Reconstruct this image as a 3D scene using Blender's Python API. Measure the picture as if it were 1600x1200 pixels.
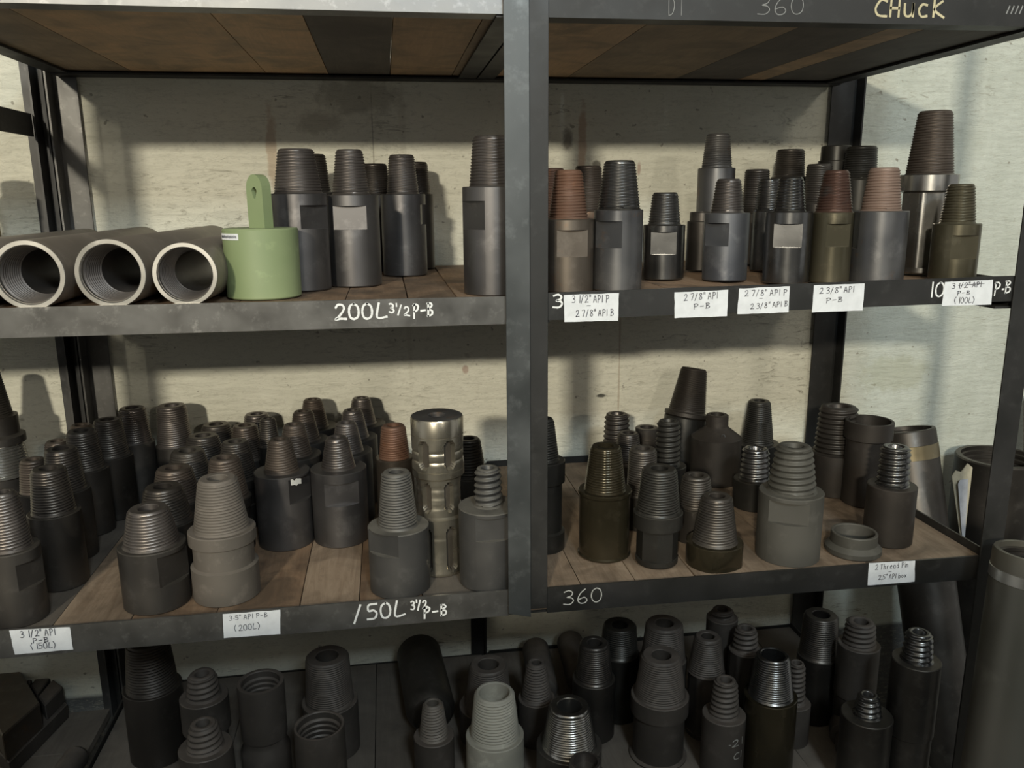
import bpy, bmesh, math, random
from mathutils import Vector, Matrix
random.seed(7)
for o in list(bpy.data.objects): bpy.data.objects.remove(o)
SC = bpy.context.scene
COL = SC.collection
PI = math.pi
# ------------------------------------------------------------------ camera
yaw, pit, rol = 0.150131130, 0.223295591, -0.00769287237
cy_, sy_, cp_, sp_, cr_, sr_ = math.cos(yaw), math.sin(yaw), math.cos(pit), math.sin(pit), math.cos(rol), math.sin(rol)
fwd = Vector((sy_*cp_, cy_*cp_, -sp_)); rt = Vector((cy_, -sy_, 0)); up = rt.cross(fwd)
r2 = cr_*rt + sr_*up; u2 = -sr_*rt + cr_*up
cam = bpy.data.cameras.new('camera'); cam.sensor_width = 36; cam.lens = 36*1276.686/1600; cam.clip_start = .02
co = bpy.data.objects.new('camera', cam); COL.objects.link(co); SC.camera = co
mw = Matrix.Identity(4)
for i in range(3):
    mw[i][0] = r2[i]; mw[i][1] = u2[i]; mw[i][2] = -fwd[i]
mw[2][3] = 1.65
co.matrix_world = mw
# ------------------------------------------------------------------ light and exposure
SC.view_settings.view_transform = 'Standard'; SC.view_settings.look = 'None'
SC.view_settings.gamma = 1; SC.view_settings.use_curve_mapping = False
SC.view_settings.exposure = 0.0
wd = bpy.data.worlds.new('world'); SC.world = wd; wd.use_nodes = True
wd.node_tree.nodes['Background'].inputs[0].default_value = (.86, .88, .86, 1)
wd.node_tree.nodes['Background'].inputs[1].default_value = .46

def area(name, loc, target, sx, sy, power, col):
    l = bpy.data.lights.new(name, 'AREA'); l.shape = 'RECTANGLE'; l.size = sx; l.size_y = sy; l.energy = power; l.color = col
    o = bpy.data.objects.new(name, l); COL.objects.link(o); o.location = loc
    o.rotation_euler = (Vector(target)-Vector(loc)).to_track_quat('-Z', 'Y').to_euler()
    return o
# two warm shop lamps far behind the viewer (left one stronger) and cool daylight from a high opening nearer by
area('lamp', (-1.9, -4.5, 3.13), (0, 2, 1.4), .34, .20, 275, (1, .93, .76))
area('lamp', (2.3, -4.5, 3.13), (.6, 2, 1.4), .34, .20, 42, (1, .93, .80))
area('daylight_opening', (.62, -2.2, 3.42), (.6, 2.0, 1.3), .55, .45, 70, (.78, .92, 1))

# ------------------------------------------------------------------ helpers
def mesh_obj(name, bm, mat, parent=None, smooth=None, loc=None, weld=False):
    if weld: bmesh.ops.remove_doubles(bm, verts=bm.verts, dist=1e-5)
    me = bpy.data.meshes.new(name); bm.to_mesh(me); bm.free()
    for m in (mat if isinstance(mat, (list, tuple)) else [mat]): me.materials.append(m)
    if smooth:
        me.shade_smooth(); me.set_sharp_from_angle(angle=math.radians(smooth))
    o = bpy.data.objects.new(name, me); COL.objects.link(o)
    if parent: o.parent = parent
    if loc: o.location = loc
    return o

def thing(name, label, cat, loc=(0, 0, 0), rot=(0, 0, 0), group=None):
    o = bpy.data.objects.new(name, None); COL.objects.link(o); o.empty_display_size = .05
    o.location = loc; o.rotation_euler = rot; o['label'] = label; o['category'] = cat
    if group: o['group'] = group
    return o

def struct(o): o['kind'] = 'structure'; return o

def box(bm, x0, x1, y0, y1, z0, z1, bev=0.0, mi=0, jit=0.0, M=None):
    vs = [bm.verts.new((x, y, z)) for x in (x0, x1) for y in (y0, y1) for z in (z0, z1)]
    if jit:
        for v in vs: v.co += Vector([random.uniform(-jit, jit) for _ in range(3)])
    fs = [bm.faces.new([vs[i] for i in q]) for q in ((0, 1, 3, 2), (4, 6, 7, 5), (0, 4, 5, 1), (2, 3, 7, 6), (0, 2, 6, 4), (1, 5, 7, 3))]
    for f in fs: f.material_index = mi
    if bev:
        es = list({e for f in fs for e in f.edges})
        bmesh.ops.bevel(bm, geom=es, offset=bev, segments=1, affect='EDGES')
    return vs

def surf_rev(bm, prof, angs, rfun=None, cap0=True, cap1=False, mi=0, mfun=None):
    """revolve: prof = [(r, z)], angs = list of angles; rfun(r, z, a) may change the radius"""
    rings = []
    for (r, z) in prof:
        ring = []
        for a in angs:
            q = rfun(r, z, a) if rfun else r
            ring.append(bm.verts.new((q*math.cos(a), q*math.sin(a), z)))
        rings.append(ring)
    n = len(angs)
    for k in range(len(rings)-1):
        for i in range(n):
            j = (i+1) % n
            f = bm.faces.new((rings[k][i], rings[k][j], rings[k+1][j], rings[k+1][i])); f.material_index = mi
            if mfun: f.material_index = mfun((prof[k][1]+prof[k+1][1])/2, (angs[i]+(angs[j] if j else angs[i]+.01))/2, k)
    if cap0: f = bm.faces.new(list(reversed(rings[0]))); f.material_index = mi
    if cap1: f = bm.faces.new(rings[-1]); f.material_index = mi
    return rings

def angles(n, extra=()):
    a = [2*PI*i/n for i in range(n)]
    for e in extra: a.append(e % (2*PI))
    a = sorted(a); out = [a[0]]
    for x in a[1:]:
        if x-out[-1] > 1e-4: out.append(x)
    return out

# ------------------------------------------------------------------ materials
def nodes(name):
    m = bpy.data.materials.new(name); m.use_nodes = True
    nt = m.node_tree; b = nt.nodes['Principled BSDF']
    return m, nt, b
def N(nt, t, **k):
    n = nt.nodes.new(t)
    for a, v in k.items():
        if a in n.inputs: n.inputs[a].default_value = v
        else: setattr(n, a, v)
    return n
def ramp(nt, src, stops):
    r = nt.nodes.new('ShaderNodeValToRGB'); nt.links.new(src, r.inputs[0])
    while len(r.color_ramp.elements) < len(stops): r.color_ramp.elements.new(.5)
    for e, (p, c) in zip(r.color_ramp.elements, stops): e.position = p; e.color = (*c, 1) if len(c) == 3 else c
    return r.outputs[0]
def mix(nt, fac, a, b, bt='MIX'):
    n = nt.nodes.new('ShaderNodeMix'); n.data_type = 'RGBA'; n.blend_type = bt
    for i, v in ((0, fac), (6, a), (7, b)):
        if hasattr(v, 'is_output'): nt.links.new(v, n.inputs[i])
        else: n.inputs[i].default_value = v if i == 0 else (*v, 1)
    return n.outputs[2]
def coords(nt, scale=(1, 1, 1), rnd=False, kind='Object'):
    tc = nt.nodes.new('ShaderNodeTexCoord'); mp = nt.nodes.new('ShaderNodeMapping'); nt.links.new(tc.outputs[kind], mp.inputs[0])
    mp.inputs['Scale'].default_value = scale
    if rnd:
        oi = nt.nodes.new('ShaderNodeObjectInfo'); mu = nt.nodes.new('ShaderNodeMath'); mu.operation = 'MULTIPLY'; mu.inputs[1].default_value = 37
        nt.links.new(oi.outputs['Random'], mu.inputs[0]); cb = nt.nodes.new('ShaderNodeCombineXYZ')
        for i in range(3): nt.links.new(mu.outputs[0], cb.inputs[i])
        nt.links.new(cb.outputs[0], mp.inputs['Location'])
    return mp.outputs[0]
def noise(nt, co, s, d=4, r=.6, dist=0):
    n = N(nt, 'ShaderNodeTexNoise'); n.inputs['Scale'].default_value = s; n.inputs['Detail'].default_value = d
    n.inputs['Roughness'].default_value = r; n.inputs['Distortion'].default_value = dist
    nt.links.new(co, n.inputs['Vector']); return n.outputs['Fac']
def bump(nt, b, h, strength=.3, dist=.002):
    n = N(nt, 'ShaderNodeBump'); n.inputs['Strength'].default_value = strength; n.inputs['Distance'].default_value = dist
    nt.links.new(h, n.inputs['Height']); nt.links.new(n.outputs[0], b.inputs['Normal'])

MATS = {}
def metal(name, c1, c2, metallic=.75, rough=(.38, .6), dust=0, dustcol=(.30, .27, .22), spot=None, scale=26):
    m, nt, b = nodes(name)
    co_ = coords(nt, rnd=True)
    n1 = noise(nt, co_, scale, 6, .65); n2 = noise(nt, co_, scale*.28, 3, .5)
    col = mix(nt, ramp(nt, n2, [(.35, (0, 0, 0)), (.68, (1, 1, 1))]), c1, c2)
    col = mix(nt, ramp(nt, n1, [(.55, (0, 0, 0)), (.8, (.5, .5, .5))]), col, tuple(min(1, x*1.8+.02) for x in c2))
    if spot:
        col = mix(nt, ramp(nt, noise(nt, co_, 14, 8, .7), [(spot[1], (0, 0, 0)), (spot[1]+.14, (1, 1, 1))]), col, spot[0])
    met = metallic
    if dust:
        ge = nt.nodes.new('ShaderNodeNewGeometry'); sx = nt.nodes.new('ShaderNodeSeparateXYZ'); nt.links.new(ge.outputs['Normal'], sx.inputs[0])
        mr = N(nt, 'ShaderNodeMapRange'); nt.links.new(sx.outputs[2], mr.inputs[0])
        mr.inputs[1].default_value = .15; mr.inputs[2].default_value = .95; mr.inputs[3].default_value = dust*.12; mr.inputs[4].default_value = dust
        mu = N(nt, 'ShaderNodeMath'); mu.operation = 'MULTIPLY'; nt.links.new(mr.outputs[0], mu.inputs[0])
        nt.links.new(ramp(nt, n1, [(.3, (.55, .55, .55)), (.6, (1, 1, 1))]), mu.inputs[1])
        col = mix(nt, mu.outputs[0], col, dustcol)
        iv = N(nt, 'ShaderNodeMath'); iv.operation = 'SUBTRACT'; iv.inputs[0].default_value = 1; nt.links.new(mu.outputs[0], iv.inputs[1])
        mm = N(nt, 'ShaderNodeMath'); mm.operation = 'MULTIPLY'; mm.inputs[1].default_value = metallic; nt.links.new(iv.outputs[0], mm.inputs[0])
        nt.links.new(mm.outputs[0], b.inputs['Metallic'])
    else: b.inputs['Metallic'].default_value = metallic
    nt.links.new(col, b.inputs['Base Color'])
    rr = ramp(nt, n2, [(.3, (rough[0],)*3), (.7, (rough[1],)*3)]); nt.links.new(rr, b.inputs['Roughness'])
    bump(nt, b, n1, .12, .001)
    MATS[name] = m; return m
metal('steel', (0.098, 0.092, 0.092), (0.140, 0.132, 0.129), .85, (.36, .50), .12)
metal('steeld', (0.061, 0.056, 0.052), (0.094, 0.085, 0.076), .8, (.38, .52), .16)
metal('steelb', (0.085, 0.085, 0.089), (0.145, 0.140, 0.136), .75, (.3, .5), .15, spot=((.17, .10, .055), .60))
metal('pin_steel', (0.149, 0.132, 0.123), (0.187, 0.166, 0.153), .88, (.34, .46), .08)
metal('pin_dark', (0.068, 0.059, 0.053), (0.104, 0.092, 0.080), .8, (.34, .46), .08)
metal('blue', (0.085, 0.089, 0.102), (0.145, 0.145, 0.149), .65, (.35, .55), .15, spot=((.30, .27, .22), .66))
metal('dark', (0.038, 0.034, 0.030), (0.066, 0.058, 0.051), .75, (.36, .50), .14)
metal('black', (0.020, 0.019, 0.017), (0.035, 0.033, 0.029), .6, (.32, .48), .12)
metal('gloss', (.13, .128, .125), (.19, .185, .18), .95, (.22, .34), .03)
metal('brownsteel', (0.089, 0.072, 0.056), (0.128, 0.106, 0.085), .75, (.30, .46), .12, spot=((.17, .095, .055), .56))
metal('redbrown', (.085, .045, .034), (.115, .065, .048), .6, (.3, .45), .05, spot=((.07, .06, .055), .56))
metal('rust', (0.173, 0.084, 0.050), (0.110, 0.063, 0.044), .4, (.42, .65), .1, spot=((.30, .135, .065), .60))
metal('brownpin', (0.084, 0.066, 0.054), (0.120, 0.094, 0.076), .7, (.36, .52), .1)
metal('pinkrust', (.27, .185, .145), (.17, .115, .088), .4, (.42, .6), .1)
metal('oily', (0.038, 0.032, 0.019), (0.056, 0.045, 0.027), .6, (.16, .28), 0)
metal('olive', (0.080, 0.070, 0.044), (0.120, 0.104, 0.068), .65, (.28, .45), .1)
metal('dusty', (0.101, 0.090, 0.076), (0.156, 0.134, 0.113), .45, (.55, .75), .28, (.28, .24, .20), spot=((.22, .14, .095), .6))
metal('dustytop', (0.038, 0.038, 0.039), (0.065, 0.062, 0.059), .5, (.45, .65), .75, (.20, .185, .155))
metal('greydust', (0.056, 0.053, 0.044), (0.078, 0.073, 0.062), .3, (.55, .75), .32, (.16, .148, .122))
metal('brownblack', (.030, .026, .022), (.046, .038, .032), .55, (.40, .55), .12, (.14, .115, .09))
metal('darkdust', (0.039, 0.034, 0.029), (0.064, 0.054, 0.046), .35, (.5, .7), .5, (.20, .165, .14))
metal('pale', (.30, .285, .235), (.40, .375, .31), .15, (.6, .8), .3, (.42, .39, .33))
metal('shiny', (.30, .29, .27), (.42, .40, .37), .95, (.20, .34), 0)
metal('tooling', (.33, .30, .24), (.45, .41, .33), .92, (.2, .36), .1, spot=((.12, .095, .06), .58))
metal('tool_recess', (.035, .028, .020), (.055, .045, .034), .15, (.4, .6), .1)
metal('machined', (.40, .385, .35), (.52, .50, .46), .9, (.25, .38), 0)
metal('pipe_brown', (.20, .172, .142), (.27, .235, .20), .55, (.42, .56), .1, spot=((.27, .20, .14), .62), scale=14)
metal('rack_paint', (0.043, 0.042, 0.041), (0.070, 0.067, 0.063), .4, (.36, .6), .12, spot=((.16, .15, .135), .66), scale=40)
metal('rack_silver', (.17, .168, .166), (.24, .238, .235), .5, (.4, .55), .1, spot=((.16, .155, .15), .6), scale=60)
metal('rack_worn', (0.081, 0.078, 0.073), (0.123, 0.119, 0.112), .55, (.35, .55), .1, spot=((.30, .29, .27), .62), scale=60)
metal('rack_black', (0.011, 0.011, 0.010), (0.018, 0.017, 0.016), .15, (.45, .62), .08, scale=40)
metal('rack_post_lit', (0.053, 0.057, 0.057), (0.087, 0.092, 0.092), .45, (.38, .55), .05, spot=((.20, .20, .19), .68), scale=30)
metal('brass', (.20, .165, .10), (.27, .225, .14), .8, (.3, .45), 0)
metal('casing', (0.101, 0.094, 0.075), (0.143, 0.129, 0.105), .5, (.35, .5), .1, scale=10)
metal('green_paint', (.175, .225, .105), (.235, .285, .145), .0, (.4, .55), .12, (.42, .44, .30), spot=((.12, .145, .08), .68), scale=22)

def wood(name, c1, c2, c3, dark=0):
    m, nt, b = nodes(name)
    co_ = coords(nt, (14, 1.1, 14), rnd=True); cb = coords(nt, (1, 1, 1), rnd=True)
    g = noise(nt, co_, 5, 8, .7, 1.2); bl = noise(nt, cb, 9, 5, .6, .8)
    col = mix(nt, ramp(nt, g, [(.32, (0, 0, 0)), (.68, (1, 1, 1))]), c1, c2)
    col = mix(nt, ramp(nt, bl, [(.42, (0, 0, 0)), (.66, (.85, .85, .85))]), col, c3)
    oi = nt.nodes.new('ShaderNodeObjectInfo'); mr = N(nt, 'ShaderNodeMapRange'); nt.links.new(oi.outputs['Random'], mr.inputs[0]); mr.inputs[3].default_value = .82; mr.inputs[4].default_value = 1.18
    hs = nt.nodes.new('ShaderNodeHueSaturation'); nt.links.new(mr.outputs[0], hs.inputs['Value']); nt.links.new(col, hs.inputs['Color'])
    nt.links.new(hs.outputs[0], b.inputs['Base Color']); b.inputs['Roughness'].default_value = .7
    bump(nt, b, g, .35, .002); MATS[name] = m
wood('wood', (.20, .120, .070), (.30, .20, .125), (.085, .058, .038))
wood('wood_dusty', (.21, .145, .095), (.34, .255, .18), (.11, .078, .052))
wood('wood_dark', (.105, .088, .074), (.14, .12, .10), (.08, .068, .058))
wood('wood_under', (.62, .41, .24), (.50, .34, .20), (.30, .23, .155))
wood('wood_brown', (.36, .265, .17), (.27, .20, .135), (.19, .15, .11))
wood('wood_grey', (.13, .11, .09), (.17, .145, .12), (.10, .085, .07))

def wall_mat():
    m, nt, b = nodes('painted_plaster')
    co_ = coords(nt)
    stroke = coords(nt, (2.0, 1, 9)); vert = coords(nt, (3.2, 1, 1.4))
    tc = nt.nodes.new('ShaderNodeTexCoord'); sp = nt.nodes.new('ShaderNodeSeparateXYZ'); nt.links.new(tc.outputs['Object'], sp.inputs[0])
    big = noise(nt, co_, 2.2, 4, .6); st = noise(nt, stroke, 7, 9, .72, 1.6); vt = noise(nt, vert, 5, 5, .6)
    cream = mix(nt, ramp(nt, big, [(.3, (0, 0, 0)), (.7, (1, 1, 1))]), (.68, .66, .54), (.80, .775, .65))
    cool = mix(nt, ramp(nt, vt, [(.3, (0, 0, 0)), (.7, (1, 1, 1))]), (.55, .57, .49), (.64, .66, .58))
    def edge(sock, a, c, wob=.02, s=16):
        n = noise(nt, co_, s, 4, .6); mu = N(nt, 'ShaderNodeMath'); mu.operation = 'MULTIPLY_ADD'; nt.links.new(n, mu.inputs[0]); mu.inputs[1].default_value = wob; nt.links.new(sock, mu.inputs[2])
        mr = N(nt, 'ShaderNodeMapRange'); mr.interpolation_type = 'SMOOTHSTEP'; nt.links.new(mu.outputs[0], mr.inputs[0]); mr.inputs[1].default_value = a+wob*.5; mr.inputs[2].default_value = c+wob*.5
        return mr.outputs[0]
    # cool light on the right end of the wall, put into a green grey colour
    col = mix(nt, edge(sp.outputs[0], 1.10, 1.34, .12), cream, cool)
    d2 = edge(sp.outputs[2], .375, .392, .008)
    col = mix(nt, d2, (.10, .10, .095), col)
    # pits and grime in the plaster
    vo = N(nt, 'ShaderNodeTexNoise'); vo.inputs['Scale'].default_value = 95; vo.inputs['Detail'].default_value = 3; nt.links.new(stroke, vo.inputs['Vector'])
    mask = ramp(nt, noise(nt, co_, 4.5, 3, .6), [(.46, (0, 0, 0)), (.66, (.9, .9, .9))])
    pit = mix(nt, 1, ramp(nt, st, [(.55, (0, 0, 0)), (.64, (1, 1, 1))]), mask, 'MULTIPLY')
    col = mix(nt, pit, col, (.27, .245, .185))
    fine = noise(nt, coords(nt, (1.0, 1, 2.4)), 55, 6, .75, .6)
    col = mix(nt, ramp(nt, fine, [(.34, (.38, .38, .38)), (.48, (0, 0, 0))]), col, (.42, .40, .32))
    sk = ramp(nt, noise(nt, co_, 48, 2, .5), [(.70, (0, 0, 0)), (.74, (.75, .75, .75))])
    col = mix(nt, sk, col, (.26, .235, .18))
    # separate stains: (x, z, half width, half height, colour, strength)
    for (x, z, w, h, c, s) in ((-.256, 1.76, .014, .12, (.48, .34, .22), .6), (.492, 1.79, .012, .10, (.48, .32, .21), .7), (.455, 1.79, .018, .03, (.12, .10, .08), .7), (-.05, 1.89, .11, .05, (.30, .27, .20), .5),
                               (-.14, 1.83, .06, .03, (.30, .27, .20), .45), (.53, 1.73, .012, .012, (.10, .09, .07), .8), (.64, 1.72, .007, .02, (.40, .26, .2), .7), (1.40, 1.16, .12, .06, (.42, .42, .30), .5), (.55, 1.135, .02, .006, (.05, .05, .04), .9),
                               (.05, 1.60, .01, .5, (.5, .46, .35), .25), (.60, 1.3, .003, .5, (.4, .3, .2), .5), (-.02, 1.75, .002, .16, (.2, .17, .12), .5), (.19, 1.22, .01, .014, (.42, .28, .22), .7)):
        px = N(nt, 'ShaderNodeMath'); px.operation = 'ADD'; nt.links.new(sp.outputs[0], px.inputs[0]); px.inputs[1].default_value = -x
        pz = N(nt, 'ShaderNodeMath'); pz.operation = 'ADD'; nt.links.new(sp.outputs[2], pz.inputs[0]); pz.inputs[1].default_value = -z
        cb = N(nt, 'ShaderNodeCombineXYZ')
        for i, (p, q) in enumerate(((px, w), (pz, h))):
            dv = N(nt, 'ShaderNodeMath'); dv.operation = 'DIVIDE'; nt.links.new(p.outputs[0], dv.inputs[0]); dv.inputs[1].default_value = q; nt.links.new(dv.outputs[0], cb.inputs[i])
        ln = N(nt, 'ShaderNodeVectorMath'); ln.operation = 'LENGTH'; nt.links.new(cb.outputs[0], ln.inputs[0])
        ad = N(nt, 'ShaderNodeMath'); ad.operation = 'MULTIPLY_ADD'; nt.links.new(noise(nt, co_, 22, 6, .7), ad.inputs[0]); ad.inputs[1].default_value = 1.9; nt.links.new(ln.outputs['Value'], ad.inputs[2])
        fm = ramp(nt, ad.outputs[0], [(0, (s,)*3), (.99, (0, 0, 0))])
        mr = N(nt, 'ShaderNodeMapRange'); nt.links.new(ad.outputs[0], mr.inputs[0]); mr.inputs[1].default_value = 1.55; mr.inputs[2].default_value = 1.95; mr.inputs[3].default_value = s; mr.inputs[4].default_value = 0
        col = mix(nt, mr.outputs[0], col, c)
    nt.links.new(col, b.inputs['Base Color']); b.inputs['Roughness'].default_value = .75
    sm = N(nt, 'ShaderNodeMath'); sm.operation = 'ADD'; nt.links.new(st, sm.inputs[0]); nt.links.new(vt, sm.inputs[1])
    s2 = N(nt, 'ShaderNodeMath'); s2.operation = 'MULTIPLY_ADD'; nt.links.new(fine, s2.inputs[0]); s2.inputs[1].default_value = .45; nt.links.new(sm.outputs[0], s2.inputs[2])
    bump(nt, b, s2.outputs[0], .75, .006)
    return m
WALL = wall_mat()
def plain(name, c, rough=.7, n=0.0, metallic=0):
    m, nt, b = nodes(name); b.inputs['Roughness'].default_value = rough; b.inputs['Metallic'].default_value = metallic
    co_ = coords(nt, rnd=True); f = noise(nt, co_, 40, 5, .6)
    nt.links.new(mix(nt, ramp(nt, f, [(.4, (0, 0, 0)), (.7, (1, 1, 1))]), c, tuple(x*(1-n) for x in c)), b.inputs['Base Color']); MATS[name] = m; return m
plain('concrete', (.48, .45, .40), .85, .3)
plain('paper', (.70, .71, .72), .8, .12)
plain('paper_grey', (.38, .39, .42), .8, .25)
plain('paper_old', (.42, .38, .28), .8, .25)
plain('ink', (.06, .06, .075), .6)
plain('paint_w', (.78, .78, .76), .6, .15)
plain('paint_t', (.55, .54, .50), .7, .2)
plain('paint_y', (.55, .48, .30), .7, .3)
plain('paint_f', (.26, .26, .25), .7, .3)
M_ = MATS

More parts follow.
